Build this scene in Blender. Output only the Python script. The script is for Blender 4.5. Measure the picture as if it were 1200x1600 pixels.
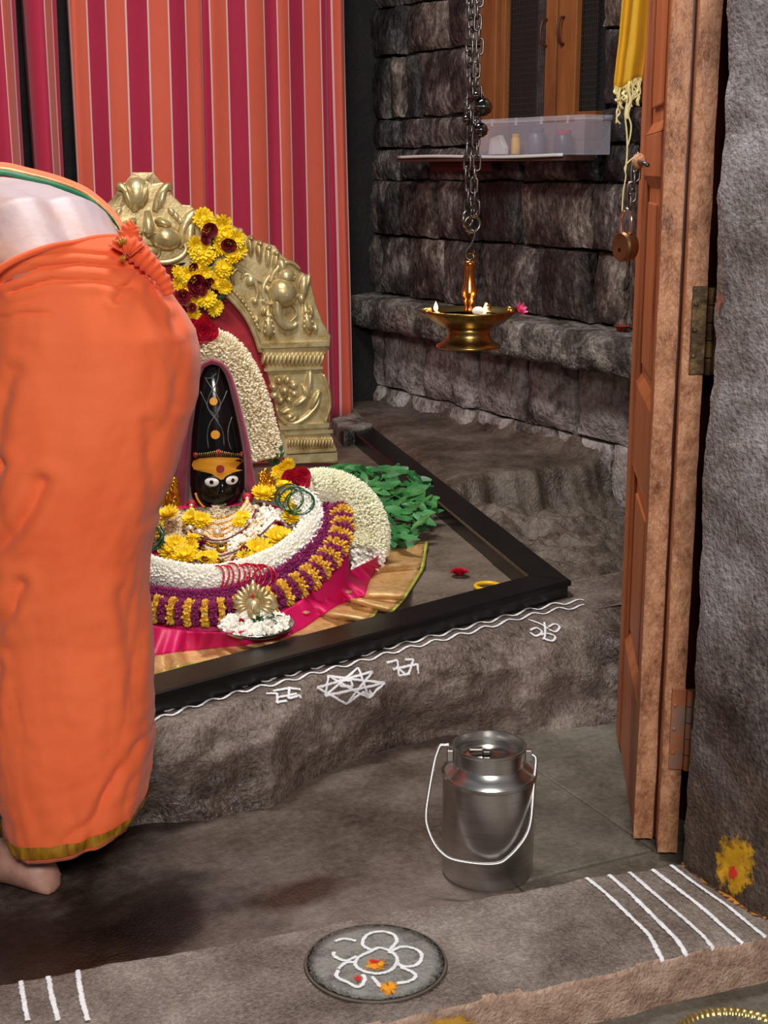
import bpy, math, random
from mathutils import Vector, Matrix, noise
from mathutils.bvhtree import BVHTree
random.seed(7)
for o in list(bpy.data.objects): bpy.data.objects.remove(o, do_unlink=True)
SC = bpy.context.scene
COL = SC.collection
V = Vector
# ------------------------------------------------------------------ camera
FPX, PITCH, YAW, CAMH = 2200.0, math.radians(13.7), math.radians(31.0), 1.2
cam_d = bpy.data.cameras.new('camera'); cam = bpy.data.objects.new('camera', cam_d); COL.objects.link(cam)
cam_d.sensor_fit = 'VERTICAL'; cam_d.sensor_height = 24.0; cam_d.lens = FPX/1600*24.0
cam_d.clip_start = 0.02
cam.location = (0, 0, CAMH); cam.rotation_euler = (math.pi/2-PITCH, 0, -YAW)
SC.camera = cam
# ------------------------------------------------------------------ world, lights, exposure
w = bpy.data.worlds.new('world'); SC.world = w; w.use_nodes = True
w.node_tree.nodes['Background'].inputs[0].default_value = (0.82, 0.88, 1.0, 1)
w.node_tree.nodes['Background'].inputs[1].default_value = 0.11
SC.view_settings.view_transform = 'Standard'; SC.view_settings.look = 'None'
SC.view_settings.gamma = 1.0; SC.view_settings.use_curve_mapping = False
SC.view_settings.exposure = 0.0
def area(name, loc, to, sx, sy, power, col):
    d = bpy.data.lights.new(name, 'AREA'); d.shape = 'RECTANGLE'; d.size = sx; d.size_y = sy
    d.energy = power; d.color = col
    o = bpy.data.objects.new(name, d); COL.objects.link(o); o.location = loc
    o.rotation_euler = (V(to)-V(loc)).to_track_quat('-Z', 'Y').to_euler(); return o
area('shrine_tube_light', (1.15, 2.65, 2.85), (1.75, 3.4, 0.4), 0.8, 0.25, 58, (1.0, 0.97, 0.93))
area('hall_light', (-0.15, -0.7, 2.05), (1.2, 2.6, 0.6), 0.9, 0.4, 84, (1.0, 0.96, 0.92))
# ------------------------------------------------------------------ measuring helpers (pixel of the 1200x1600 frame -> point on a real plane)
_fw = V((math.sin(YAW)*math.cos(PITCH), math.cos(YAW)*math.cos(PITCH), -math.sin(PITCH)))
RT = V((math.cos(YAW), -math.sin(YAW), 0)); _up = RT.cross(_fw)
AW = V((math.sin(YAW), math.cos(YAW), 0)); EYE = V((0, 0, CAMH)); UP = V((0, 0, 1))
def ray(x, y): return (_fw*FPX + RT*(x-600) + _up*(800-y)).normalized()
def on_z(x, y, z=0.0):
    d = ray(x, y); return EYE + d*((z-CAMH)/d.z)
def on_plane(x, y, p, n):
    d = ray(x, y); p = V(p); n = V(n); return EYE + d*((p-EYE).dot(n)/d.dot(n))
def at_dist(x, y, D):
    d = ray(x, y); return EYE + d*(D/math.hypot(d.x, d.y))
def depth(p): return (V(p)-EYE).dot(_fw)
def z_over(X, Y, py):
    lo, hi = -1.0, 3.0
    for _ in range(50):
        m = (lo+hi)/2; v = V((X, Y, m))-EYE
        y = 800-FPX*v.dot(_up)/v.dot(_fw)
        if y > py: lo = m
        else: hi = m
    return (lo+hi)/2
def cast(bvh, x, y):
    d = ray(x, y); r = bvh.ray_cast(EYE, d)
    return r[0], (-r[1] if r[1] is not None and r[1].dot(d) > 0 else r[1])
def lerp(a, b, t): return a+(b-a)*t
def pl(pts, x):
    if x <= pts[0][0]: return pts[0][1]
    for (a, b), (c, d) in zip(pts, pts[1:]):
        if x <= c: return b+(d-b)*(x-a)/(c-a)
    return pts[-1][1]
def smooth(pts, n=8, closed=False):
    pts = [V(p) for p in pts]; out = []; m = len(pts)
    for i in range(m if closed else m-1):
        g = (lambda k: pts[k % m]) if closed else (lambda k: pts[max(0, min(m-1, k))])
        p0, p1, p2, p3 = g(i-1), g(i), g(i+1), g(i+2)
        for k in range(n):
            t = k/n
            out.append(0.5*((2*p1)+(p2-p0)*t+(2*p0-5*p1+4*p2-p3)*t*t+(3*p1-p0-3*p2+p3)*t**3))
    if not closed: out.append(pts[-1])
    return out
def fbm(p, o=4): return noise.fractal(p, 0.9, 2.1, o)
def resample(pts, n):
    pts = [V(p) for p in pts]; L = [0]
    for a, b in zip(pts, pts[1:]): L.append(L[-1]+(b-a).length)
    out = []; k = 0
    for i in range(n):
        s = L[-1]*i/(n-1)
        while k < len(pts)-2 and L[k+1] < s: k += 1
        d = L[k+1]-L[k]; out.append(pts[k].lerp(pts[k+1], (s-L[k])/d if d else 0))
    return out
# ------------------------------------------------------------------ mesh builder
def frame_of(n, hint=None):
    n = V(n).normalized(); h = V(hint) if hint is not None else (UP if abs(n.z) < 0.9 else V((1, 0, 0)))
    x = h.cross(n).normalized(); return x, n.cross(x), n
OFF = {}
class MB:
    def __init__(s): s.v = []; s.f = []
    def add(s, vs, fs):
        k = len(s.v); s.v += [V(p) for p in vs]; s.f += [tuple(i+k for i in f) for f in fs]; return s
    def box(s, c, size, ax=None):
        ax = ax or (V((1, 0, 0)), V((0, 1, 0)), UP); c = V(c)
        a, b, d = [V(ax[i])*size[i]/2 for i in range(3)]
        vs = [c+a*i+b*j+d*k for k in (-1, 1) for j in (-1, 1) for i in (-1, 1)]
        return s.add(vs, [(0, 2, 3, 1), (4, 5, 7, 6), (0, 1, 5, 4), (2, 6, 7, 3), (0, 4, 6, 2), (1, 3, 7, 5)])
    def tube(s, pts, r, n=8, closed=False, cap=True):
        pts = [V(p) for p in pts]; m = len(pts)
        rs = r if isinstance(r, (list, tuple)) else [r]*m
        vs = []; prev = None
        for i, p in enumerate(pts):
            a = pts[(i-1) % m] if closed else pts[max(0, i-1)]; b = pts[(i+1) % m] if closed else pts[min(m-1, i+1)]
            t = (b-a)
            t = t.normalized() if t.length > 1e-9 else UP
            if prev is None: x, y, _ = frame_of(t)
            else:
                x = prev-t*prev.dot(t); x = x.normalized() if x.length > 1e-6 else frame_of(t)[0]; y = t.cross(x)
            prev = x
            vs += [p+(x*math.cos(2*math.pi*k/n)+y*math.sin(2*math.pi*k/n))*rs[i] for k in range(n)]
        fs = []
        for i in range(m if closed else m-1):
            j = (i+1) % m
            fs += [(i*n+k, i*n+(k+1) % n, j*n+(k+1) % n, j*n+k) for k in range(n)]
        if cap and not closed: fs += [tuple(range(n))[::-1], tuple((m-1)*n+k for k in range(n))]
        return s.add(vs, fs)
    def lathe(s, prof, o=(0, 0, 0), n=32, ax=None, sx=1, sy=1):
        o = V(o); ax = ax or (V((1, 0, 0)), V((0, 1, 0)), UP); vs = []; fs = []
        for r, z in prof:
            vs += [o+V(ax[0])*(r*sx*math.cos(2*math.pi*k/n))+V(ax[1])*(r*sy*math.sin(2*math.pi*k/n))+V(ax[2])*z for k in range(n)]
        for i in range(len(prof)-1):
            fs += [(i*n+k, i*n+(k+1) % n, (i+1)*n+(k+1) % n, (i+1)*n+k) for k in range(n)]
        if prof[0][0] > 1e-5: fs.append(tuple(range(n))[::-1])
        if prof[-1][0] > 1e-5: fs.append(tuple((len(prof)-1)*n+k for k in range(n)))
        return s.add(vs, fs)
    def ell(s, c, r, ax=None, nu=10, nv=6):
        c = V(c); ax = ax or (V((1, 0, 0)), V((0, 1, 0)), UP)
        vs = [c-V(ax[2])*r[2]]
        for j in range(1, nv):
            t = -math.pi/2+math.pi*j/nv
            vs += [c+V(ax[0])*r[0]*math.cos(t)*math.cos(2*math.pi*k/nu)+V(ax[1])*r[1]*math.cos(t)*math.sin(2*math.pi*k/nu)+V(ax[2])*r[2]*math.sin(t) for k in range(nu)]
        vs.append(c+V(ax[2])*r[2]); T = len(vs)-1
        fs = [(0, 1+(k+1) % nu, 1+k) for k in range(nu)]
        for j in range(nv-2):
            a = 1+j*nu; b = a+nu
            fs += [(a+k, a+(k+1) % nu, b+(k+1) % nu, b+k) for k in range(nu)]
        a = 1+(nv-2)*nu
        fs += [(a+k, a+(k+1) % nu, T) for k in range(nu)]
        return s.add(vs, fs)
    def rings(s, rr, closed_ring=True, cap0=False, cap1=False):
        n = len(rr[0]); vs = [p for r in rr for p in r]; fs = []
        for i in range(len(rr)-1):
            for k in range(n if closed_ring else n-1):
                q = (k+1) % n; fs.append((i*n+k, i*n+q, (i+1)*n+q, (i+1)*n+k))
        if cap0: fs.append(tuple(range(n))[::-1])
        if cap1: fs.append(tuple((len(rr)-1)*n+k for k in range(n)))
        return s.add(vs, fs)
    def grid(s, fn, nu, nv):
        return s.rings([[fn(i/(nu-1), j/(nv-1)) for i in range(nu)] for j in range(nv)], closed_ring=False)
    def prism(s, poly, ext):
        n = len(poly); ext = V(ext); vs = [V(p) for p in poly]+[V(p)+ext for p in poly]
        fs = [tuple(range(n)), tuple(range(2*n-1, n-1, -1))]+[(k, k+n, (k+1) % n+n, (k+1) % n) for k in range(n)]
        return s.add(vs, fs)
    def bvh(s): return BVHTree.FromPolygons(s.v, s.f)
    def mesh(s, name, mat, smooth=False, off=V((0, 0, 0))):
        me = bpy.data.meshes.new(name); me.from_pydata([p-off for p in s.v], [], s.f)
        import bmesh
        bm = bmesh.new(); bm.from_mesh(me); bmesh.ops.recalc_face_normals(bm, faces=bm.faces); bm.to_mesh(me); bm.free()
        if mat: me.materials.append(mat)
        if smooth: me.polygons.foreach_set('use_smooth', [True]*len(me.polygons))
        return me
    def build(s, name, mat, parent=None, smooth=False, bevel=0, auto=None):
        off = OFF.get(parent, V((0, 0, 0))) if parent else V((0, 0, 0))
        me = s.mesh(name, mat, smooth, off)
        o = bpy.data.objects.new(name, me); COL.objects.link(o)
        if parent: o.parent = parent
        OFF[o] = off
        if getattr(s, 'edge', None) and len(s.edge) == len(me.vertices):
            me.attributes.new('edge', 'FLOAT', 'POINT').data.foreach_set('value', s.edge)
        if bevel:
            b = o.modifiers.new('bevel', 'BEVEL'); b.width = bevel; b.segments = 2; b.limit_method = 'ANGLE'; b.angle_limit = 0.7
        if auto: me.set_sharp_from_angle(angle=math.radians(auto))
        return o
def thing(name, loc, label, cat, group=None):
    o = bpy.data.objects.new(name, None); o.empty_display_size = 0.05; COL.objects.link(o); o.location = loc
    OFF[o] = V(loc); tag(o, label, cat, group); return o
def tag(o, label=None, cat=None, group=None, kind=None):
    if label: o['label'] = label
    if cat: o['category'] = cat
    if group: o['group'] = group
    if kind: o['kind'] = kind
    return o
def inst(name, me, parent, loc, ax=None, sc=1.0):
    """one more object with shared mesh data, at world place loc with axes ax"""
    o = bpy.data.objects.new(name, me); COL.objects.link(o)
    if parent: o.parent = parent
    off = OFF.get(parent, V((0, 0, 0))) if parent else V((0, 0, 0))
    ax = ax or (V((1, 0, 0)), V((0, 1, 0)), UP)
    s3 = sc if isinstance(sc, (tuple, list)) else (sc, sc, sc)
    M = Matrix([[ax[c][r] for c in range(3)] for r in range(3)]).to_4x4()
    o.matrix_local = Matrix.Translation(V(loc)-off) @ M @ Matrix.Diagonal((s3[0], s3[1], s3[2], 1))
    OFF[o] = off
    return o
# ------------------------------------------------------------------ materials
def lin(c):
    if isinstance(c, str): c = [int(c[i:i+2], 16) for i in (0, 2, 4)]
    return tuple(((x/255)/12.92 if x/255 <= 0.04045 else ((x/255+0.055)/1.055)**2.4) for x in c)+(1,)
def mat(name, cols, rough=0.6, metal=0.0, scale=6.0, bump=0.0, bscale=None, stretch=(1, 1, 1), spec=None, detail=6, pos=None, trans=0, emit=None, sheen=0, dist=0.004, rvar=0.0, coat=0, fine=0.0, fscale=9.0):
    m = bpy.data.materials.new(name); m.use_nodes = True; nt = m.node_tree; N = nt.nodes; L = nt.links
    b = N['Principled BSDF']; cols = [cols] if isinstance(cols, str) else cols
    b.inputs['Roughness'].default_value = rough; b.inputs['Metallic'].default_value = metal
    if spec is not None: b.inputs['Specular IOR Level'].default_value = spec
    if trans: b.inputs['Transmission Weight'].default_value = trans
    if sheen: b.inputs['Sheen Weight'].default_value = sheen
    if coat: b.inputs['Coat Weight'].default_value = coat; b.inputs['Coat Roughness'].default_value = 0.15
    if emit: b.inputs['Emission Color'].default_value = lin(emit[0]); b.inputs['Emission Strength'].default_value = emit[1]
    tc = N.new('ShaderNodeNewGeometry'); mp = N.new('ShaderNodeMapping'); mp.inputs['Scale'].default_value = stretch
    L.new(tc.outputs['Position'], mp.inputs['Vector'])
    if len(cols) == 1: b.inputs['Base Color'].default_value = lin(cols[0])
    else:
        n = N.new('ShaderNodeTexNoise'); n.inputs['Scale'].default_value = scale; n.inputs['Detail'].default_value = detail; n.inputs['Roughness'].default_value = 0.65
        L.new(mp.outputs[0], n.inputs['Vector'])
        r = N.new('ShaderNodeValToRGB'); e = r.color_ramp.elements
        P = pos or [0.3+0.4*i/(len(cols)-1) for i in range(len(cols))]
        e[0].position = P[0]; e[0].color = lin(cols[0]); e[1].position = P[-1]; e[1].color = lin(cols[-1])
        for q, c in list(zip(P, cols))[1:-1]:
            k = e.new(q); k.color = lin(c)
        fac = n.outputs['Fac']
        if fine:
            nf = N.new('ShaderNodeTexNoise'); nf.inputs['Scale'].default_value = scale*fscale; nf.inputs['Detail'].default_value = 4; nf.inputs['Roughness'].default_value = 0.7
            L.new(mp.outputs[0], nf.inputs['Vector'])
            ad = N.new('ShaderNodeMath'); ad.operation = 'SUBTRACT'; L.new(nf.outputs['Fac'], ad.inputs[0]); ad.inputs[1].default_value = 0.5
            mu = N.new('ShaderNodeMath'); mu.operation = 'MULTIPLY_ADD'; L.new(ad.outputs[0], mu.inputs[0]); mu.inputs[1].default_value = fine; L.new(fac, mu.inputs[2]); fac = mu.outputs[0]
        L.new(fac, r.inputs[0]); L.new(r.outputs[0], b.inputs['Base Color'])
        if rvar:
            mr = N.new('ShaderNodeMapRange'); mr.inputs[3].default_value = rough-rvar; mr.inputs[4].default_value = rough+rvar
            mr.inputs[1].default_value = 0.35; mr.inputs[2].default_value = 0.65
            L.new(n.outputs['Fac'], mr.inputs[0]); L.new(mr.outputs[0], b.inputs['Roughness'])
    if bump:
        n2 = N.new('ShaderNodeTexNoise'); n2.inputs['Scale'].default_value = bscale or scale*6; n2.inputs['Detail'].default_value = 2.5; n2.inputs['Roughness'].default_value = 0.55
        L.new(mp.outputs[0], n2.inputs['Vector'])
        bp = N.new('ShaderNodeBump'); bp.inputs['Strength'].default_value = bump; bp.inputs['Distance'].default_value = dist
        L.new(n2.outputs['Fac'], bp.inputs['Height']); L.new(bp.outputs[0], b.inputs['Normal'])
    return m
M = {}
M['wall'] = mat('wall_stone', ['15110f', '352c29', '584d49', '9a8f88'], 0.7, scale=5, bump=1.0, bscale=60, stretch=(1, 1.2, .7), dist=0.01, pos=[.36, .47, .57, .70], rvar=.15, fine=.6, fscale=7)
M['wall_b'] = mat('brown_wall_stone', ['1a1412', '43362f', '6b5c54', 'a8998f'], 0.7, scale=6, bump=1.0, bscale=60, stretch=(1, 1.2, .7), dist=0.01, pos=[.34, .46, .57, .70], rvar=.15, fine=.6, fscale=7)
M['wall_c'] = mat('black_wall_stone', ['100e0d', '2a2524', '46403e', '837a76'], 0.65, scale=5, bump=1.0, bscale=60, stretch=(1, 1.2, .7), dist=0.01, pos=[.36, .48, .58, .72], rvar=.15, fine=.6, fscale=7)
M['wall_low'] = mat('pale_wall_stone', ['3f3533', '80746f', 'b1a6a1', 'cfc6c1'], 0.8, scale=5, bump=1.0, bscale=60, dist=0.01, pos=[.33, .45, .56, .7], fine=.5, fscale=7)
M['mortar'] = mat('mortar', ['1a1616', '35302e', '6a6561'], 0.9, scale=9, bump=1, bscale=60, dist=.01, fine=.4)
M['darkwall'] = mat('shade_black_stone', ['141213', '262222'], 0.9, scale=4, bump=.8, bscale=50, dist=.01)  # near-black base colour stands in for shade on the back wall
M['ledge'] = mat('ledge_stone', ['2a2420', '57504a', '8a827a', 'b3aca2'], 0.8, scale=9, bump=1.0, bscale=80, dist=.01, pos=[.33, .47, .58, .72], fine=.55, fscale=6)
M['rock'] = mat('rock', ['3a2d26', '5f5149', '77685f', '94867d'], 0.5, scale=5, bump=.9, bscale=130, dist=.006, pos=[.28, .44, .58, .76], rvar=.14, fine=.55, fscale=16)
M['rock2'] = mat('worn_rock', ['33281f', '594c42', '72655a', '8f8277'], 0.5, scale=4, bump=.9, bscale=110, dist=.007, pos=[.28, .44, .58, .76], rvar=.15, fine=.5, fscale=14)
M['slab'] = mat('floor_slab', ['3a2d25', '594c43', '70625a', '857870'], 0.42, scale=2.6, bump=.6, bscale=170, dist=.003, pos=[.28, .44, .58, .75], rvar=.16, fine=.45, fscale=24)
M['slab2'] = mat('floor_slab_grey', ['3b362f', '595349', '6d665b', '807a6e'], 0.42, scale=3, bump=.6, bscale=170, dist=.003, rvar=.14, fine=.45, fscale=22)
def stain_and_shade(m, spots):
    """damp and rust stains, plus painted shade near the feet, fixed to places"""
    nt = m.node_tree; N = nt.nodes; L = nt.links; b = N['Principled BSDF']; g = N.new('ShaderNodeNewGeometry')
    for (x, y, rx, ry, col, amt, *zz3) in spots:
        z0_, rz_ = zz3 if zz3 else (0, 1)
        src = b.inputs['Base Color'].links[0].from_socket
        mp_ = N.new('ShaderNodeMapping'); mp_.vector_type = 'TEXTURE'; mp_.inputs['Location'].default_value = (x, y, z0_); mp_.inputs['Scale'].default_value = (rx, ry, rz_); L.new(g.outputs['Position'], mp_.inputs['Vector'])
        ln = N.new('ShaderNodeVectorMath'); ln.operation = 'LENGTH'; L.new(mp_.outputs[0], ln.inputs[0])
        n = N.new('ShaderNodeTexNoise'); n.inputs['Scale'].default_value = 9; n.inputs['Detail'].default_value = 6; L.new(g.outputs['Position'], n.inputs['Vector'])
        ad = N.new('ShaderNodeMath'); ad.operation = 'MULTIPLY_ADD'; L.new(n.outputs['Fac'], ad.inputs[0]); ad.inputs[1].default_value = 1.6; L.new(ln.outputs['Value'], ad.inputs[2])
        r = N.new('ShaderNodeMapRange'); r.inputs[1].default_value = 2.0; r.inputs[2].default_value = 1.45; r.inputs[3].default_value = 0; r.inputs[4].default_value = amt; L.new(ad.outputs[0], r.inputs[0])
        mx = N.new('ShaderNodeMix'); mx.data_type = 'RGBA'; mx.blend_type = 'MULTIPLY'; L.new(r.outputs[0], mx.inputs[0]); L.new(src, mx.inputs[6]); mx.inputs[7].default_value = lin(col); L.new(mx.outputs[2], b.inputs['Base Color'])
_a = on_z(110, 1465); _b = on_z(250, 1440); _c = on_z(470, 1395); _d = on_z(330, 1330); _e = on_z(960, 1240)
stain_and_shade(M['slab'], [(_a.x, _a.y, .30, .16, '6a4f42', .9), (_b.x, _b.y, .10, .07, '8a5a46', .8), (_c.x, _c.y, .09, .045, '9a6a40', .9), (on_z(60, 1330).x, on_z(60, 1330).y, .35, .12, '55443a', .85)])  # dark spots by the feet: part damp, part painted shadow of the priest
M['platform'] = mat('platform_floor', ['50433a', '726457', '86786c'], 0.5, scale=5, bump=.6, bscale=170, dist=.003, fine=.5, fscale=18)
M['threshold'] = mat('threshold_stone', ['4f423a', '72645b', '877a71', 'a4988f'], 0.6, scale=6, bump=1.0, bscale=260, dist=.004, rvar=.1, fine=.8, fscale=26, pos=[.26, .44, .58, .76])
M['thr_front'] = mat('worn_threshold_face', ['7a5e4e', 'a98a76', 'c9ac98'], 0.75, scale=22, bump=1.0, bscale=190, dist=.005, fine=.4, fscale=6)
M['outer'] = mat('outer_floor', ['26282a', '3a3d40', '515456'], 0.45, scale=8, bump=.4, bscale=70, dist=.004, fine=.3)
M['jamb'] = mat('jamb_stone', ['3d3532', '6e6562', '898281', 'aca7aa'], 0.6, scale=4, bump=1.0, bscale=130, dist=.006, pos=[.28, .44, .58, .76], rvar=.12, fine=.6, fscale=20)
stain_and_shade(M['jamb'], [(1.54, 1.42, .5, .34, 'a58052', .7, .04, .30), (1.54, 1.58, .4, .16, '8f6c4c', .6, .16, .30)])
M['granite'] = mat('black_granite', ['0b0a0a', '171413'], 0.3, scale=30, bump=.05, bscale=60)
M['granite_side'] = mat('black_granite_side', ['161413', '221d1b'], 0.35, scale=30, bump=.2, bscale=80)
M['wood'] = mat('orange_wood', ['8c4a22', 'a85c2f', 'b96c3d'], 0.45, scale=14, bump=.4, bscale=60, stretch=(1, 1, .12), dist=.003)
M['wood_edge'] = mat('rough_door_edge', ['6e4028', 'ab7552', 'c48d69'], 0.5, scale=24, bump=1, bscale=150, stretch=(1, 1, .5), dist=.005, fine=.5, fscale=5, pos=[.3, .48, .62])
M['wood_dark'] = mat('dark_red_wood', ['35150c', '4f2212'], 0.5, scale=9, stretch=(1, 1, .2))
M['shutter'] = mat('shutter_wood', ['6d3d1c', '8a5228', '9a6334'], 0.5, scale=12, bump=.3, bscale=60, stretch=(1, 1, .15), dist=.003)
M['iron'] = mat('dark_iron', ['4a4643', '76716c'], 0.3, 0.9, scale=60)
M['steel'] = mat('brushed_steel', ['b4b1ad', 'cfccc8'], 0.3, 1.0, scale=8, stretch=(1, 1, 14), bump=.04, bscale=30)
M['bail'] = mat('bail_wire', 'b5b2ae', 0.42, 0.9)
M['steel_bright'] = mat('bright_steel', 'd4d2ce', 0.16, 1.0)
M['brass'] = mat('brass', ['5e4820', '8c7038', 'b0955c'], 0.3, 1.0, scale=14, bump=.1, bscale=40)
M['copper'] = mat('copper_brass', ['a56a35', 'c98c50'], 0.25, 1.0, scale=14)
M['gold'] = mat('antique_gold', ['ad925a', 'd9c38e', 'efe0b4'], 0.36, 0.6, scale=18, bump=.25, bscale=90, dist=.003)
M['gold_bright'] = mat('bright_gold', ['d08a1c', 'f0b640'], 0.28, 0.9, scale=60)
M['idol'] = mat('black_stone_idol', ['060606', '100f0f'], 0.17, scale=12, bump=.12, bscale=26)
M['orange'] = mat('orange_cotton', ['e55f2c', 'ec6c38'], 0.8, scale=5, bump=.3, bscale=240, sheen=.15, dist=.001)
M['orange_dark'] = mat('orange_cotton_knot', ['df4f1c', 'e85e28'], 0.8, scale=9, bump=.3, bscale=200, sheen=.2, dist=.001)
M['zari'] = mat('gold_border', ['7d4512', 'b07a1e', 'c9962a'], 0.45, 0.3, scale=70, stretch=(1, 1, .2), bump=.3, bscale=160)
M['green_border'] = mat('green_border_cloth', ['0b5a35', '127048'], 0.6, scale=40)
M['skin'] = mat('skin', ['96685a', 'b88876', 'cba08e'], 0.5, scale=9, bump=.15, bscale=120, dist=.002)
def ash_on(m, c, r):
    """pale ash rubbed over the back"""
    nt = m.node_tree; N = nt.nodes; L = nt.links; b = N['Principled BSDF']; src = b.inputs['Base Color'].links[0].from_socket
    g = N.new('ShaderNodeNewGeometry'); mp_ = N.new('ShaderNodeMapping'); mp_.vector_type = 'TEXTURE'; mp_.inputs['Location'].default_value = c; mp_.inputs['Scale'].default_value = r; L.new(g.outputs['Position'], mp_.inputs['Vector'])
    ln = N.new('ShaderNodeVectorMath'); ln.operation = 'LENGTH'; L.new(mp_.outputs[0], ln.inputs[0])
    n = N.new('ShaderNodeTexNoise'); n.inputs['Scale'].default_value = 14; n.inputs['Detail'].default_value = 5; L.new(g.outputs['Position'], n.inputs['Vector'])
    ad = N.new('ShaderNodeMath'); ad.operation = 'MULTIPLY_ADD'; L.new(n.outputs['Fac'], ad.inputs[0]); ad.inputs[1].default_value = 1.5; L.new(ln.outputs['Value'], ad.inputs[2])
    mr = N.new('ShaderNodeMapRange'); mr.inputs[1].default_value = 1.95; mr.inputs[2].default_value = 1.2; mr.inputs[3].default_value = 0; mr.inputs[4].default_value = .7; L.new(ad.outputs[0], mr.inputs[0])
    mx = N.new('ShaderNodeMix'); mx.data_type = 'RGBA'; L.new(mr.outputs[0], mx.inputs[0]); L.new(src, mx.inputs[6]); mx.inputs[7].default_value = lin('bdb2bc'); L.new(mx.outputs[2], b.inputs['Base Color'])
ash_on(M['skin'], (.77, 2.42, 1.15), (.17, .30, .2))
M['maroon'] = mat('maroon_cloth', ['7c1f38', '96304a'], 0.75, scale=30, bump=.3, bscale=180, sheen=.3, dist=.001)
M['red_cloth'] = mat('red_velvet', ['8f0f1c', 'b3182a'], 0.7, scale=20, sheen=.4)
M['white_bud'] = mat('jasmine_white', ['f2eedd', 'fdfbf2'], 0.6, scale=40)
M['cream_bud'] = mat('jasmine_cream', ['c2aa80', 'e2d3b0', 'f2e9d4'], 0.6, scale=60)
M['cream_tip'] = mat('jasmine_greenish', ['e3e0b8', 'f4f1da'], 0.6, scale=40)
M['purple'] = mat('purple_petals', ['6a1347', '8a1d5c', 'a23273'], 0.65, scale=60)
M['yellow'] = mat('chrysanthemum_yellow', ['f6bf00', 'ffdd18', 'ffe84a'], 0.6, scale=50)
M['yellow_soft'] = mat('soft_yellow_petals', ['e0a020', 'f3c84a'], 0.6, scale=60)
M['rose'] = mat('rose_red', ['8a0418', 'b5062a', 'c71236'], 0.55, scale=60)
M['rose_dark'] = mat('dark_rose', ['5e0614', '8c0d22'], 0.6, scale=60)
M['pinkpetal'] = mat('pink_petals', ['d11f6a', 'e85a93'], 0.6, scale=60)
M['leaf'] = mat('leaf_green', ['1f5527', '377d3e', '5f9f5c'], 0.45, scale=16)
M['leaf_dark'] = mat('dark_leaf', ['173d1c', '28562a'], 0.45, scale=20)
M['magenta'] = mat('magenta_silk', ['c4084f', 'dc1064'], 0.5, scale=8, bump=.15, bscale=300, dist=.001)
M['saree_gold'] = mat('saree_gold_border', ['b5834a', 'd0a268', 'e0bb86'], 0.42, 0.25, scale=40, bump=.3, bscale=160, dist=.001)
M['lime'] = mat('lime_edge', ['a9a83a', 'c0bf52'], 0.5, 0.2, scale=20)
def powder(name, cols, thin=0.75, scale=90.0, soft=0.25):
    """dusty mark: thins out towards its edges (attribute 'edge' 0 centre .. 1 rim)"""
    m = mat(name, cols, 0.95, scale=60, bump=.4, bscale=160, dist=.002); nt = m.node_tree; N = nt.nodes; L = nt.links
    a = N.new('ShaderNodeAttribute'); a.attribute_name = 'edge'; n = N.new('ShaderNodeTexNoise'); n.inputs['Scale'].default_value = scale; n.inputs['Detail'].default_value = 6; n.inputs['Roughness'].default_value = .75
    g = N.new('ShaderNodeNewGeometry'); L.new(g.outputs['Position'], n.inputs['Vector'])
    x = N.new('ShaderNodeMath'); x.operation = 'MULTIPLY_ADD'; L.new(a.outputs['Fac'], x.inputs[0]); x.inputs[1].default_value = -thin; nn = N.new('ShaderNodeMath'); nn.operation = 'MULTIPLY_ADD'; L.new(n.outputs['Fac'], nn.inputs[0]); nn.inputs[1].default_value = 2.0; nn.inputs[2].default_value = -.5; L.new(nn.outputs[0], x.inputs[2])
    r = N.new('ShaderNodeMapRange'); r.inputs[1].default_value = .53-thin; r.inputs[2].default_value = .5-.55*thin; L.new(x.outputs[0], r.inputs[0])
    L.new(r.outputs[0], N['Principled BSDF'].inputs['Alpha']); return m
M['chalk'] = powder('rice_flour', ['d9d9db', 'f6f6f8'], 1.1, 160)
M['turmeric'] = powder('turmeric_paste', ['b8860b', 'e0a610'], .9, 45, .3)
M['turmeric2'] = powder('turmeric_yellow', ['e08a08', 'f2a516'], .9, 120)
M['kumkum'] = powder('kumkum', ['c21a10', 'd8301a'], .9, 120)
M['tilak'] = mat('tilak_ochre', ['d08a14', 'e29a1c'], 0.6, scale=30)
M['tilak_red'] = mat('tilak_red', '8e1414', 0.6)
M['eye_white'] = mat('enamel_white', 'efe9e2', 0.25)
M['eye_black'] = mat('enamel_black', '0a0a0a', 0.2)
M['bead'] = mat('pearl_bead', ['c9b08a', 'f0dcc0', 'fff3e2'], 0.3, 0.45, scale=300)
M['ruby'] = mat('dark_red_string', '6e1020', 0.4)
M['green_glass'] = mat('green_glass_bangle', '0c4a26', 0.15)
M['red_glass'] = mat('red_glass_bangle', 'c4122e', 0.15)
M['yellow_glass'] = mat('yellow_plastic', 'e2b714', 0.35)
M['yellow_cloth'] = mat('yellow_cloth', ['c8960c', 'dba81a'], 0.8, scale=10, bump=.3, bscale=220, dist=.001)
M['fringe'] = mat('cream_yarn', ['d8c878', 'e9dfa8'], 0.9, scale=40)
M['paper'] = mat('white_paper', 'd9d6d2', 0.85)
M['plank'] = mat('plank_wood', ['3a2018', '553125'], 0.7, scale=14, stretch=(1, .2, 1))
M['blackvoid'] = mat('cupboard_shade_black', '0d0b0b', 0.95)  # near-black colour stands in for the unlit cupboard inside
M['meshwire'] = mat('wire_mesh', '4a4643', 0.5, 0.6)
M['clay'] = mat('red_clay', '9a3a22', 0.8)
M['flame'] = mat('flame', 'ffb070', 0.5, emit=('ffa070', 7))
M['wick'] = mat('cotton_wick', 'efe6dc', 0.9)
M['oil'] = mat('lamp_oil', '2a1806', 0.08)
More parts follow.
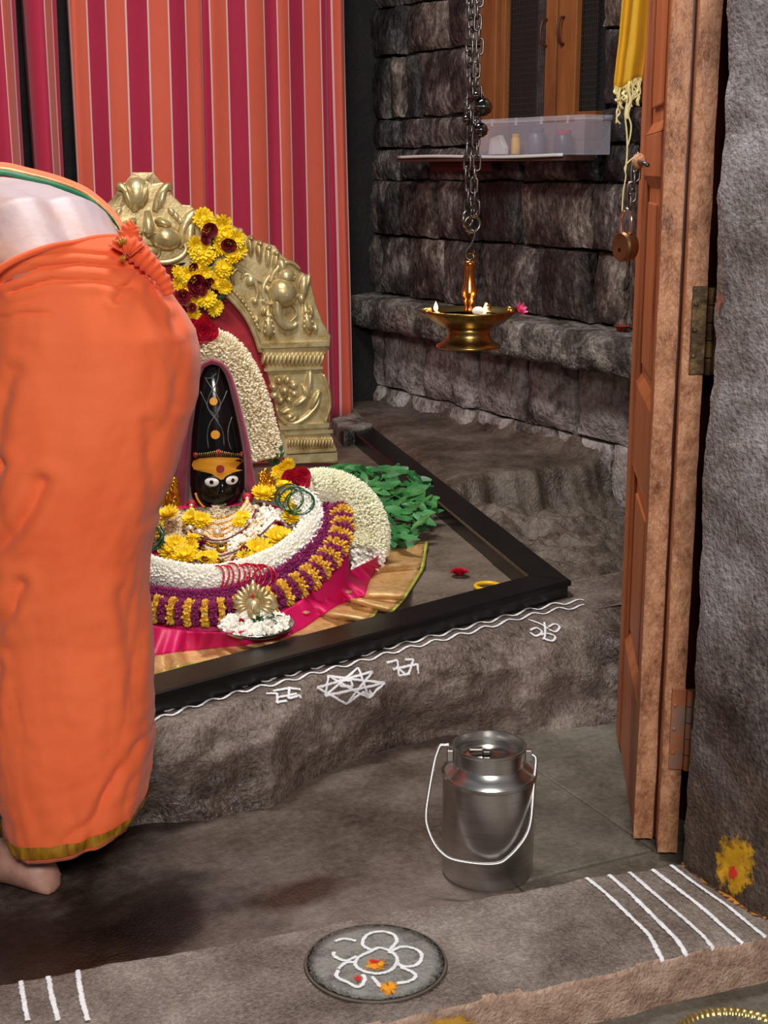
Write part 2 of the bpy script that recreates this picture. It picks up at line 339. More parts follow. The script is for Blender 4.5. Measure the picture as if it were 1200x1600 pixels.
def stripes_material():
    m = bpy.data.materials.new('striped_curtain_cloth'); m.use_nodes = True; nt = m.node_tree; N = nt.nodes; L = nt.links
    b = N['Principled BSDF']; b.inputs['Roughness'].default_value = 0.8; b.inputs['Sheen Weight'].default_value = 0.2
    at = N.new('ShaderNodeAttribute'); at.attribute_name = 'stripe'
    def math_(op, a, bb=None, v=None):
        n = N.new('ShaderNodeMath'); n.operation = op
        L.new(a, n.inputs[0])
        if bb is not None: L.new(bb, n.inputs[1])
        if v is not None: n.inputs[1].default_value = v
        return n.outputs[0]
    u = at.outputs['Fac']
    half = math_('MULTIPLY', u, v=0.5); fr = math_('FRACT', half); par = math_('GREATER_THAN', fr, v=0.5)
    f1 = math_('FRACT', math_('ADD', u, v=0.5)); d = math_('ABSOLUTE', math_('SUBTRACT', f1, v=0.5)); line = math_('LESS_THAN', d, v=0.04)
    def mix(f, a, bb):
        n = N.new('ShaderNodeMix'); n.data_type = 'RGBA'; L.new(f, n.inputs[0])
        for i, c in ((6, a), (7, bb)):
            if isinstance(c, tuple): n.inputs[i].default_value = c
            else: L.new(c, n.inputs[i])
        return n.outputs[2]
    tc = N.new('ShaderNodeNewGeometry'); ns = N.new('ShaderNodeTexNoise'); ns.inputs['Scale'].default_value = 3; L.new(tc.outputs['Position'], ns.inputs['Vector'])
    orange = mix(ns.outputs['Fac'], lin('d2523a'), lin('dc654b')); red = mix(ns.outputs['Fac'], lin('a8173a'), lin('b82046'))
    L.new(mix(line, mix(par, orange, red), lin('e0bcb6')), b.inputs['Base Color'])
    wv = N.new('ShaderNodeTexNoise'); wv.inputs['Scale'].default_value = 240; L.new(tc.outputs['Position'], wv.inputs['Vector'])
    bp = N.new('ShaderNodeBump'); bp.inputs['Strength'].default_value = .2; bp.inputs['Distance'].default_value = .001
    L.new(wv.outputs['Fac'], bp.inputs['Height']); L.new(bp.outputs[0], b.inputs['Normal'])
    return m
M['curtain'] = stripes_material()
def clear_material(name, col, alpha, rough=.15):
    m = bpy.data.materials.new(name); m.use_nodes = True; b = m.node_tree.nodes['Principled BSDF']
    b.inputs['Base Color'].default_value = lin(col); b.inputs['Roughness'].default_value = rough; b.inputs['Alpha'].default_value = alpha
    return m
M['clear'] = clear_material('clear_plastic', 'e6e2f0', 0.13)
M['clear_lid'] = clear_material('clear_plastic_lid', 'eeeaf6', 0.3)
# ================================================================== STRUCTURE
WX, BY, CY, PZ = 3.06, 5.15, 4.95, 0.20
def struct(o, label=None): return tag(o, label=label, kind='structure')
# ---- floor in front of the plinth: slabs with joints
fl = bpy.data.objects.new('floor', None); COL.objects.link(fl); OFF[fl] = V((0, 0, 0)); struct(fl, 'dark damp stone slab floor between threshold and shrine plinth')
jA, jB = on_z(855, 1205), on_z(1010, 1318)            # joint running away on the right
jC, jD = on_z(840, 1372), on_z(1035, 1325)
def slab(poly, m, dz=0.0):
    b = MB(); b.prism([V((x, y, -0.06)) for x, y in poly], (0, 0, 0.06+dz)); return b.build('slab', m, fl, bevel=0.004)
g = 0.003
q1, q2 = on_z(806, 1182), on_z(806, 1382)          # joint hidden behind the can
def xy(p): return (p.x, p.y)
jd = (jB-jA).normalized(); jE = jA-jd*(2.6-jA.y)/(-jd.y) if abs(jd.y) > 1e-6 else jA
jE = jA+(jA-jB)*((2.6-jA.y)/(jA.y-jB.y))
jd2 = (jD-jC).normalized(); jF = jC+jd2*1.2; jG = jB+(jB-jA).normalized()*.5
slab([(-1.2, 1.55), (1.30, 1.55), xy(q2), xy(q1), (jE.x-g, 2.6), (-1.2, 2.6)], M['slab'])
tX = jC-jd2*((jC.x-q2.x)/jd2.x)
cross = None
# meeting point of the two visible joints
a1, a2, b1, b2 = jA, jB, jC, jD
den = (a2.x-a1.x)*(b2.y-b1.y)-(a2.y-a1.y)*(b2.x-b1.x)
tt = ((b1.x-a1.x)*(b2.y-b1.y)-(b1.y-a1.y)*(b2.x-b1.x))/den
X0 = a1+(a2-a1)*tt
slab([(q1.x+g, q1.y), (q2.x+g, tX.y+g), (X0.x-g, X0.y+g)], M['slab2'])
slab([(jE.x+g, 2.6), (q1.x+g, q1.y+g), (X0.x+g, X0.y+g), xy(jF), (3.1, 1.6), (3.1, 2.6)], M['slab2'], -.001)
slab([(1.30+g, 1.55), (q2.x+g, q2.y), (tX.x+g, tX.y-g), (jF.x, jF.y-g), (3.1, 1.55)], M['slab2'], -.0015)
struct(MB().box((0.6, 2.3, -.045), (4.9, 6.4, .06)).build('floor_bed', M['slab2']), 'dark mortar bed under the stone slabs')
# ---- outer floor and threshold
struct(MB().box((0.4, 0.55, -.105), (4.2, 1.9, .13)).build('floor_outer', M['outer']), 'black stone paving outside the doorway')
TZ = 0.06
bk = [on_z(x, y, TZ) for x, y in ((0, 1537), (300, 1483), (450, 1452), (600, 1425), (800, 1396), (910, 1372), (1060, 1349))]
fr = [on_z(x, y, TZ) for x, y in ((640, 1592), (800, 1552), (950, 1525), (1066, 1493), (1200, 1467))]
d0 = (bk[-1]-bk[0]).normalized()
bk = [bk[0]-d0*.9]+bk+[bk[-1]+d0*.05]
fr = [fr[0]-(fr[-1]-fr[0]).normalized()*1.6]+fr+[fr[-1]+(fr[-1]-fr[0]).normalized()*.3]
tmb = MB()
NB = 240
B_, F_ = resample(bk, NB), resample(fr, NB)
rows = []
prof = [(0, -.07), (0, -.012), (.006, -.003), (.02, 0)]+[(t/30, 0) for t in range(1, 30)]+[(.985, -.002), (.997, -.01), (1.003, -.03), (1.0, -.06), (1.0, -.11)]
for t, dz in prof:
    row = []
    for i in range(NB):
        p = B_[i].lerp(F_[i], t); nn = fbm(p*9)*.004+fbm(p*40, 3)*.0016
        q = V((p.x, p.y, TZ+dz+nn*(1 if dz > -.05 else 0)))
        if t > .98: q.y += fbm(p*14+V((3, dz*30, 0)))*.006
        if t < .01: q.y += fbm(p*10)*.006
        row.append(q)
    rows.append(row)
tmb.rings(rows, closed_ring=False)
thr = struct(tmb.build('threshold', M['threshold'], smooth=True), 'worn grey brown stone threshold across the doorway')
thr.data.materials.append(M['thr_front'])
for p in thr.data.polygons:
    if p.normal.y < -.5 and p.center.y < 1.75: p.material_index = 1
T_BVH = tmb.bvh()
# ---- jamb (end of the front wall)
jmb = MB()
def jf(u, v):
    y = lerp(0.75, 1.60, u); z = lerp(-.1, 2.3, v); p = V((1.54, y, z))
    e = .012*max(0, (u-.97)/.03)
    return V((1.54+fbm(p*5)*.008+fbm(p*22)*.004+e, y, z))
jmb.grid(jf, 90, 190)
k0 = len(jmb.v)
jmb.box((1.98, 1.175, 1.1), (.84, .85, 2.4))
wf = struct(jmb.build('wall_front', M['jamb'], smooth=False), 'rough grey stone door jamb with soot and turmeric stains')
for p in wf.data.polygons: p.use_smooth = True
wf.data.set_sharp_from_angle(angle=.8)
J_BVH = jmb.bvh()
# ---- back wall
struct(MB().box((1.0, BY+.1, 1.2), (4.6, .2, 2.9)).build('wall_back', M['darkwall']), 'stone back wall behind the curtain, coloured black for shade')
# ---- right wall with stone blocks
wr = struct(MB().box((WX+.13, 3.4, 1.2), (.2, 3.7, 2.9)).build('wall_right', M['mortar']), 'right side wall of dark roughly dressed stone blocks')
def wyz(x, y): p = on_plane(x, y, (WX, 0, 0), (1, 0, 0)); return p.y, p.z
def block(y0, y1, z0, z1, m, proud=0.0, nu=8, nv=7, sd=0):
    b = MB(); g = .005
    if m is M['wall']: m = random.choice((M['wall'], M['wall'], M['wall_b'], M['wall_c'])); proud += random.uniform(0, .022)
    y0, y1 = min(y0, y1)+.011, max(y0, y1)-.011; z0 += g; z1 -= g
    def f(u, v):
        y = lerp(y0, y1, u); z = lerp(z0, z1, v); p = V((sd*3.1, y*1.0, z))
        e = min(u, 1-u)*(y1-y0); e2 = min(v, 1-v)*(z1-z0); e = min(e, e2)
        bul = .022*(1-math.exp(-e/.02))
        jy = .007*fbm(V((sd, z*9, u*3))) if u in (0, 1) else 0
        jz = .009*fbm(V((sd+9, y*8, v*3))) if v in (0, 1) else 0
        return V((WX+.004-proud-bul-.016*fbm(p*7)-.007*fbm(p*24), y+jy, z+jz))
    b.grid(f, nu, nv)
    # sides back into the wall
    n, mrow = nu, nv
    edge = [b.v[i] for i in range(nu)]+[b.v[j*nu+nu-1] for j in range(1, nv)]+[b.v[(nv-1)*nu+i] for i in range(nu-2, -1, -1)]+[b.v[j*nu] for j in range(nv-2, 0, -1)]
    b.rings([edge, [V((WX+.045, p.y, p.z)) for p in edge]])
    o = b.build('stone_block', m, wr, smooth=True, auto=50); return o
def course(zlo, zhi, joints_px, yref, m, skip=None, proud=(0, 0)):
    ys = [wyz(x, yref)[0] for x in joints_px]
    for i in range(len(ys)-1):
        if skip and skip(joints_px[i], joints_px[i+1]): continue
        block(ys[i+1], ys[i], zlo, zhi, m, random.uniform(*proud), sd=random.random()*50)
zc = [wyz(600, y)[1] for y in (-190, -100, 15, 90, 187, 281, 366, 458)]
zl = [wyz(600, y)[1] for y in (520, 604, 690, 790)]
zl0, zl1 = wyz(600, 512)[1], wyz(600, 462)[1]
# the window hole: world y range and z range
wy1, wy0 = wyz(768, 120)[0], wyz(962, 120)[0]
wz0 = wyz(850, 236)[1]; wz1 = zc[0]
inwin = lambda a, b: a >= 764 and b <= 945
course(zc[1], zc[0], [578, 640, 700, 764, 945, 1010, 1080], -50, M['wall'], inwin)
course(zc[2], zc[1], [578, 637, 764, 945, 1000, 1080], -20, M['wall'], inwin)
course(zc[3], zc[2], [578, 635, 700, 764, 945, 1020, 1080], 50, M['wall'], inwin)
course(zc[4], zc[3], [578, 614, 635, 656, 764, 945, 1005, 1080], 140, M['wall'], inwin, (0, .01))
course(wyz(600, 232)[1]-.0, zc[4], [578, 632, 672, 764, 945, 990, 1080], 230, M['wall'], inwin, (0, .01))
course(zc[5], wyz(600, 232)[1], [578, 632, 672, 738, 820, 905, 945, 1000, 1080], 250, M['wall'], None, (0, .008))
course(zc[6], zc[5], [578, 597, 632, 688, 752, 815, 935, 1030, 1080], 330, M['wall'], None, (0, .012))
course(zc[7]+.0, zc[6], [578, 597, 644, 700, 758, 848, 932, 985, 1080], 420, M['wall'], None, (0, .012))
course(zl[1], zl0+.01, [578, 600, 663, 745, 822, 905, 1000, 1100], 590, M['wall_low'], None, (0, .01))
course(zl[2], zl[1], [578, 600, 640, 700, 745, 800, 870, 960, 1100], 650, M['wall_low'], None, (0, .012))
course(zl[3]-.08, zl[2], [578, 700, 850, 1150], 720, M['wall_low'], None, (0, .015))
# ledge slabs
for (xa, xb, m, pr) in ((560, 700, M['ledge'], .15), (700, 790, M['ledge'], .155), (790, 1100, M['ledge'], .175)):
    ya, yb = wyz(xb, 480)[0]+.003, wyz(xa, 480)[0]-.003
    b = MB(); rr = []
    zt, zb = zl1+.005, zl0+.012
    for i in range(26):
        y = lerp(ya, yb, i/25); R = []
        for (dx, z) in ((-.06, zt+.004), (pr*.5, zt), (pr-.02, zt-.003), (pr-.004, zt-.014), (pr, (zt+zb)/2+.015), (pr, (zt+zb)/2-.015), (pr-.006, zb+.01), (pr-.02, zb), (pr*.5, zb), (-.06, zb)):
            p = V((WX-dx, y, z)); k = fbm(p*11)*.014+fbm(p*34)*.007
            R.append(V((WX-dx+k*(1 if dx > .02 else 0), y, z+fbm(p*13+V((5, 0, 0)))*.008)))
        rr.append(R)
    b.rings(rr, cap0=True, cap1=True); b.build('ledge_slab', m, wr, smooth=True, auto=60)
# ---- plinth: rough rock front swept along its foot
K0, K1 = on_z(234, 1115, PZ), on_z(893, 940, PZ)
kd = (K1-K0).normalized()
def Kp(X):
    if X < K1.x: return K0+(kd)*((X-K0.x)/kd.x)
    return V((X, K1.y+(X-K1.x)*(-.02), PZ))
bot = [on_z(x, y, 0) for x, y in ((230, 1287), (330, 1279), (425, 1262), (480, 1218), (560, 1182), (700, 1150), (850, 1141), (960, 1130))]
bot = [(-.9, 2.34), (bot[0].x-.3, 2.335)]+[(p.x, p.y) for p in bot]+[(2.4, 2.2), (3.1, 2.15)]
rmb = MB(); rows = []; NX = 330
def rock_noise(p, a): return -abs(noise.noise(p*6.5))*.022*a+.008*a-abs(noise.noise(p*17))*.010*a+ fbm(p*4.2)*.020*a+fbm(p*12)*.012*a+fbm(p*33)*.006*a
for t in range(36):
    row = []
    for i in range(NX):
        X = lerp(-.8, 3.05, i/(NX-1)); k = Kp(X); yb = pl(bot, X)
        lip = k.y-.045+(.05*fbm(V((X*5, 7, 0))) if X > 2.02 else 0)
        if t < 8: u = t/7; y = lerp(k.y+.14, lip, u); z = PZ-.004*u; a = .12
        else:
            u = (t-7)/28
            # rounded shoulder, then the face down to the foot
            z = PZ*(1-u)**1.0-.004; y = lerp(lip, yb, u**.8)-.028*math.sin(math.pi*min(1, u*1.15))*(1 if X > 1.1 else .6)
            z += .028*(math.sin(math.pi*u))*(1-u)
            a = .2+.8*min(1, u*2.2)
            if u > .93: a *= .6
        p = V((X, y, z)); q = rock_noise(V((X, y*.4, z*1.2)), a)
        if X > 1.9: q *= 1+min(1.2, (X-1.9)*6) if t > 8 else 1
        row.append(V((X, y-q, z+q*.5+(fbm(p*8)*.004 if t < 8 else 0))))
    rows.append(row)
rows.append([V((p.x, p.y, -.05)) for p in rows[-1]])
rmb.rings(rows, closed_ring=False)
struct(rmb.build('plinth', M['rock'], smooth=True), 'rough rock front of the raised shrine plinth')
R_BVH = rmb.bvh()
# ---- worn rock floor between kerb and right wall, with the low bench at the back
KZ = 0.243
inA, inB = on_z(823, 899, KZ), on_z(554, 676, KZ)
ouA, ouB = on_z(893, 906, KZ), on_z(583, 667, KZ)
rd = ((ouB-ouA)+(inB-inA)).normalized()
def rfl(u, v):
    Y = lerp(2.46, BY, v); x0 = ouA.x-.03+(Y-ouA.y)*rd.x/rd.y
    X = lerp(x0, WX+.03, u)
    p = V((X, Y, 0))
    z = .165-.07*u
    bf = 3.62+.10*fbm(V((X*3, 0, 0)))
    step = 1/(1+math.exp(max(-60, min(60, -(Y-bf)/.009))))
    z = lerp(z+.045*fbm(p*2.6)+.035*fbm(p*7)+.014*fbm(p*22)-.05*abs(noise.noise(p*5.5))+.02-.02*abs(noise.noise(p*14)), .238+.006*fbm(p*4)+.002*fbm(p*20)+.03*max(0, u-.8), step)
    hol = math.exp(-((X-2.93)/.16)**2-((Y-3.40)/.15)**2); z -= .11*hol
    z += .10*max(0, u-.86)/.14*(.4+.6*abs(fbm(p*6)))
    bl = max(0, min(1, (2.70-Y)/.10)); z = lerp(z, PZ-.005-.03*u*bl, bl)
    z = lerp(PZ-.01, z, min(1, u*6))
    return V((X, Y, z))
rf = MB(); rf.grid(rfl, 110, 260)
struct(rf.build('floor_rock', M['rock2'], smooth=True), 'worn uneven bedrock with a low bench beside the right wall')
# ---- platform floor within the kerb
pf = MB(); pf.grid(lambda u, v: V((lerp(-.8, (inA.x+ouA.x)/2+(lerp(2.42, BY, v)-(inA.y+ouA.y)/2)*rd.x/rd.y, u), lerp(Kp(lerp(-.8, 2.2, u)).y+.05, BY, v), PZ-.002+fbm(V((u*20, v*14, 0)))*.003)), 60, 50)
struct(pf.build('floor_platform', M['platform'], smooth=True), 'flat stone floor of the shrine platform inside the black kerb')
# ---- black granite kerb
def kerb(name, pa_in, pa_out, pb_in, pb_out, label):
    b = MB(); rows = []
    for pi, po in ((pa_in, pa_out), (pb_in, pb_out)):
        wv = (po-pi); prof = [(.0, PZ-.03), (.0, PZ+.03), (-.0, KZ-.014), (-.0, KZ-.004), (.05, KZ), (.95, KZ), (1.0, KZ-.004), (1.0, KZ-.014), (.93, KZ-.018), (.93, PZ-.03)]
        rows.append([V((pi.x+wv.x*t, pi.y+wv.y*t, z)) for t, z in prof])
    b.rings(rows, cap0=True, cap1=True)
    return struct(b.build(name, M['granite'], auto=30), label)
fL_in, fL_out = on_z(234, 1054, KZ), on_z(234, 1085, KZ)
dI = (inA-fL_in).normalized(); dO = (ouA-fL_out).normalized()
kerb('trim_1', fL_in-dI*1.4, fL_out-dO*1.4, inA-dI*.001, ouA-dO*.001, 'polished black granite kerb along the front of the platform')
kerb('trim_2', inA+rd*.002, ouA+rd*.002, inB, ouB, 'polished black granite kerb running back towards the curtain')
# stone beam end behind the black kerb
wd = (ouB-inB); wdn = wd.normalized()
bb = MB(); base = [inB+rd*.003-wdn*.075, ouB+rd*.003, ouB+rd*.30, inB+rd*.30-wdn*.05]
rows = []
for z, s in ((PZ-.02, 1), (KZ-.02, 1), (KZ+.004, .985), (KZ+.012, .93)):
    c = sum(base, V())/4
    rows.append([V((c.x+(p.x-c.x)*s, c.y+(p.y-c.y)*s, z)) for p in base])
bb.rings(rows, cap1=True)
struct(bb.build('trim_3', M['ledge'], bevel=.004), 'pale rough stone beam end behind the black kerb')
# ---- window with wooden shutters in the right wall
w1 = bpy.data.objects.new('window_1', None); COL.objects.link(w1); w1.location = (WX, (wy0+wy1)/2, wz0); OFF[w1] = V(w1.location); struct(w1, 'small wooden shuttered cupboard window in the stone wall')
def wb(y0, y1, z0, z1, x0, x1): return MB().box((WX+(x0+x1)/2, (y0+y1)/2, (z0+z1)/2), (abs(x1-x0), abs(y1-y0), abs(z1-z0)))
yy = lambda x: wyz(x, 120)[0]
zz = lambda y: wyz(850, y)[1]
zT = 2.0
wb(yy(945), yy(768), wz0-.02, zT, .005, .02).build('shade_sheet', M['blackvoid'], w1)  # flat black sheet painted in place of shaded depth behind the shutters
fmb = wb(yy(793), yy(769), wz0, zT, -.055, .02); 
fmb.build('frame_post', M['shutter'], w1, bevel=.003)
wb(yy(943), yy(911), wz0+.035, zz(178), -.03, .02).build('bottom_rail', M['shutter'], w1, bevel=.003)
wb(yy(943), yy(793), wz0, wz0+.032, -.035, .02).build('sill_rail', M['shutter'], w1, bevel=.003)
for nm, xa, xb, xs0, xs1 in (('shutter', 797, 883, 866, 883), ('shutter', 886, 943, 886, 914)):
    st = wb(yy(xs1), yy(xs0), wz0+.034, zT, -.042, -.018).build('shutter', M['shutter'], w1, bevel=.003)
    if xa == 797:
        wb(yy(803), yy(796), wz0+.034, zT, -.042, -.018).build('stile', M['shutter'], st, bevel=.002)
    mw = MB(); ya, yb = (yy(866), yy(803)) if xa == 797 else (yy(942), yy(914))
    n = int((yb-ya)/.009)
    for i in range(1, n): mw.box((WX-.022, lerp(ya, yb, i/n), (wz0+zT)/2), (.0022, .0022, zT-wz0-.04))
    nz = int((zT-wz0)/.02)
    for i in range(1, nz): mw.box((WX-.0215, (ya+yb)/2, lerp(wz0, zT, i/nz)), (.0018, yb-ya, .0018))
    tag(mw.build('wire_mesh', M['meshwire'], st), kind='stuff')
    hy = yy(868 if xa == 797 else 895); hz = zz(55)
    h = MB().tube(smooth([V((WX-.042, hy, hz-.042)), V((WX-.06, hy, hz-.036)), V((WX-.068, hy, hz)), V((WX-.06, hy, hz+.036)), V((WX-.042, hy, hz+.042))], 5), .0048, 8)
    h.build('handle', M['wood_dark'], st, smooth=True)
# a pale strip painted as a reflection behind the mesh of the left shutter
wb(yy(862), yy(843), wz0+.04, zT, -.012, .0).build('reflection_strip', mat('grey_reflection_strip', ['3d3b3a', '8b8986'], .6, scale=16), w1)
# ---- door: two folded leaves, hinged at the jamb
dd = V((.60, .80, 0)); dl = V((.80, -.60, 0))
pA = on_z(990, 1308, .012); pB = on_z(1027, 1330, .012)
d1 = bpy.data.objects.new('door_1', None); COL.objects.link(d1); d1.location = pB; OFF[d1] = V(pB); struct(d1, 'open folded orange brown wooden door beside the stone jamb')
LH, TH_, LW = 2.15, .034, .50
AXd = (dl, dd, UP)
def lb(p, a0, a1, b0, b1, z0, z1): # a: across thickness, b: along the leaf, z
    return MB().box(p+dl*((a0+a1)/2)+dd*((b0+b1)/2)+UP*((z0+z1)/2), (a1-a0, b1-b0, z1-z0), AXd)
def rough_edge(p, w, z1, sd):
    b = MB()
    def f(u, v):
        q = p+dl*(w*u)+UP*(z1*v); k = fbm(V((u*1.2+sd, v*26, sd)))*.0035+fbm(V((u*4+sd, v*90, 0)))*.0018
        return q-dd*(.004+k)+dl*(fbm(V((sd, v*20, u)))*.0015)
    b.grid(f, 8, 260)
    e = [b.v[j*8] for j in range(260)]; b.rings([e, [q+dd*.012 for q in e]], closed_ring=False)
    e = [b.v[j*8+7] for j in range(260)]; b.rings([e, [q+dd*.012 for q in e]], closed_ring=False)
    e = [b.v[i] for i in range(8)]; b.rings([e, [q+dd*.012 for q in e]], closed_ring=False)
    return b
for nm, p, sd in (('leaf', pA, 1.3), ('leaf', pB, 7.7)):
    lf = lb(p, .010 if p is pA else 0, TH_, .006, LW, 0, LH).build('leaf', M['wood'], d1, bevel=.002)
    rough_edge(p, TH_, LH, sd).build('leaf_edge', M['wood_edge'], lf, smooth=True, auto=60)
    if p is pA:
        lb(p, 0, .010, .006, .055, 0, LH).build('stile', M['wood'], lf, bevel=.002)
        lb(p, -.004, .010, LW-.085, LW, 0, LH).build('stile', M['wood'], lf, bevel=.002)
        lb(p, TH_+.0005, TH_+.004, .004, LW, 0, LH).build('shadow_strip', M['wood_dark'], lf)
        def zofp(py): # height on the leaf's left face near its hinge edge
            q = p+dd*.05; return z_over(q.x, q.y, py)
        rails = []
        for yt, yb in ((1110, 1308), (655, 800), (215, 290)):
            z1, z0 = zofp(yt), zofp(yb); rails.append((max(0, z0), z1))
            lb(p, 0, .010, .055, LW-.085, max(0, z0), z1).build('rail', M['wood'], lf, bevel=.003)
            # sloping mould under the rail and above it
            for zz0, sg in ((max(0, z0), -1), (z1, 1)):
                if zz0 <= 0: continue
                mb = MB(); a = p+dd*.055+UP*zz0; bq = p+dd*(LW-.085)+UP*zz0
                mb.rings([[q, q+dl*.010, q+dl*.010+UP*.02*sg] for q in (a, bq)], cap0=True, cap1=True); mb.build('moulding', M['wood'], lf)
        bounds = [0]+sorted([z for r in rails for z in r])+[LH]
        for k in range(1, len(bounds)-1):
            za, zb = bounds[k], bounds[k+1]
            if any(abs(za-r[0]) < 1e-6 for r in rails): continue
            if zb-za < .05: continue
            lb(p, .004, .010, .12, LW-.15, za+.045, zb-.045).build('raised_panel', M['wood'], lf, bevel=.003)
            for b0 in (.068, LW-.10):
                lb(p, .002, .010, b0, b0+.012, za, zb).build('moulding', M['wood'], lf, bevel=.003)
# hinges on leaf B
def hinge(py0, py1, m):
    q = pB+dl*TH_*.5; z1, z0 = z_over(q.x, q.y, py0), z_over(q.x, q.y, py1)
    h = MB(); h.box(pB+dl*(TH_*.5+.006)-dd*.009+UP*((z0+z1)/2), (.024, .0035, z1-z0), AXd)
    ho = h.build('hinge', m, d1, bevel=.001)
    k = MB(); n = 5
    for i in range(n):
        za, zb = lerp(z0, z1, i/n), lerp(z0, z1, (i+1)/n)-.002
        c = pB+dl*(TH_+.008)-dd*.010; k.tube([c+UP*za, c+UP*zb], .0065, 10)
    k.build('hinge_barrel', m, ho, smooth=True, auto=40)
    for i in range(3):
        s = MB(); s.ell(pB+dl*(TH_*.5)-dd*.0105+UP*lerp(z0, z1, (i+.7)/3.4), (.0045, .0015, .0045), AXd, 8, 4); s.build('screw', m, ho, smooth=True)
    wbk = MB().box(pB+dl*(TH_+.026)-dd*.006+UP*((z0+z1)/2), (.026, .003, z1-z0), AXd); wbk.build('hinge_plate', m, ho)
M['hinge'] = mat('tarnished_hinge', ['1c140d', '4a3620', '8a6f42'], .45, .5, scale=24, bump=.3, bscale=60)
M['hinge2'] = mat('painted_hinge', ['8a4a2a', 'a5623c', '77706a'], .5, .2, scale=18, bump=.3, bscale=60)
hinge(458, 595, M['hinge']); hinge(1083, 1208, M['hinge2'])
# dark door frame post between leaf and jamb
struct(MB().box((1.80, 1.72, 1.1), (.10, .24, 2.2)).build('trim_4', M['wood_dark'], bevel=.003), 'dark red door frame post in the gap by the jamb')
# ================================================================== CURTAIN
cb = [-40, -12, 8, 28, 75, 91, 117, 143, 174, 204, 238, 267, 294, 320, 332, 359, 386, 415, 436, 453, 479, 506, 527, 548]
# a stripe boundary every entry; the even index starts an orange stripe
cX = [on_plane(x, 190, (0, CY, 0), (0, 1, 0)).x for x in cb]
cm = MB(); NU, NVc = 620, 26
def cfold(X):
    left = 1/(1+math.exp((X-cX[6])/.02))
    a = .007*math.sin(X*17.0+.6)+.004*math.sin(X*41+1.1)+.006*math.sin(X*7)
    a += left*(.030*math.sin(X*46+.4)-.02)
    r = max(0, (X-(cX[-1]-.10))/.10); a += .03*math.sin(r*8)*r
    for px, dpt, wdt in ((47, .17, .011), (110, .17, .013), (326, .03, .014), (428, .014, .03), (524, .02, .02)):
        xx = on_plane(px, 190, (0, CY, 0), (0, 1, 0)).x; a += dpt*math.exp(-((X-xx)/wdt)**2)
    return a
Xs = [lerp(cX[0]-1.1, cX[-1], i/(NU-1)) for i in range(NU)]
stripe = []
for j in range(NVc):
    for i, X in enumerate(Xs):
        z = lerp(2.3, .19, j/(NVc-1)); f = cfold(X+.01*math.sin(z*1.7)*.5)
        k = (1+.25*(1.3-z))
        cm.v.append(V((X+.004*math.sin(z*2+X*5)+.018*(1.2-z)*max(0, (X-cX[-1]+.25)/.25), CY+min(.17, f*k), z)))
        s = len(cX)-1.0
        for q in range(len(cX)-1):
            if X < cX[q+1]: s = q+(X-cX[q])/(cX[q+1]-cX[q]); break
        if X < cX[0]: s = (X-cX[0])/.07
        stripe.append(s+100)
curt = thing('curtain', V((1.6, CY, .19)), 'crimson and orange striped curtain hanging behind the golden arch', 'curtain')
slits = [[on_plane(x, 190, (0, CY, 0), (0, 1, 0)).x for x in ab] for ab in ((43, 51), (105, 115))]  # curtain cut open over the black wall to imitate two shaded folds
panels = [[i for i, X in enumerate(Xs) if X < slits[0][0]], [i for i, X in enumerate(Xs) if slits[0][1] < X < slits[1][0]], [i for i, X in enumerate(Xs) if X > slits[1][1]]]
for ids in panels:
    pm = MB(); n_ = len(ids); st_ = []
    for j in range(NVc):
        for i in ids: pm.v.append(cm.v[j*NU+i]); st_.append(stripe[j*NU+i])
    for j in range(NVc-1):
        for i in range(n_-1): pm.f.append((j*n_+i, j*n_+i+1, (j+1)*n_+i+1, (j+1)*n_+i))
    cur = pm.build('curtain_panel', M['curtain'], curt, smooth=True)
    cur.data.attributes.new('stripe', 'FLOAT', 'POINT').data.foreach_set('value', st_)
    sol = cur.modifiers.new('thickness', 'SOLIDIFY'); sol.thickness = .003

# ================================================================== GOLDEN ARCH
AR = on_z(526, 724, .205); aa = math.radians(15)
AU = V((math.cos(aa), -math.sin(aa), 0)); AN = V((-math.sin(aa), -math.cos(aa), 0))   # right, towards the viewer
def arch_uv(x, y):
    p = on_plane(x, y, AR, AN); return (p-AR).dot(AU), p.z-AR.z
uc = arch_uv(229, 400)[0]
def AP(u, v, o=0): return AR+AU*u+UP*v+AN*o
arch = thing('golden_arch', AP(uc, 0), 'embossed golden arch with lion mask standing behind the black idol', 'arch')
outer = [(213, 271), (226, 279), (238, 288), (254, 285), (265, 291), (270, 305), (285, 320), (298, 321), (308, 330), (330, 336), (352, 345), (375, 358), (392, 374), (412, 379), (430, 384), (440, 398), (452, 407), (470, 424), (482, 431), (488, 450), (495, 480), (505, 505), (517, 525), (515, 545), (505, 558), (502, 575), (512, 600), (518, 625), (515, 650), (511, 664), (519, 683), (525, 700), (526, 724)]
inner = [(446, 724), (440, 690), (432, 645), (424, 605), (416, 575), (408, 548), (400, 522), (385, 492), (365, 467), (343, 448), (318, 432), (290, 420), (258, 412)]
R_ = [arch_uv(*p) for p in outer+inner]
Lm = [(2*uc-u, v) for u, v in R_][::-1]
poly = R_+Lm
plate = MB().prism([AP(u, v, 0) for u, v in poly], -AN*.018).build('back_plate', M['gold'], arch, bevel=.003)
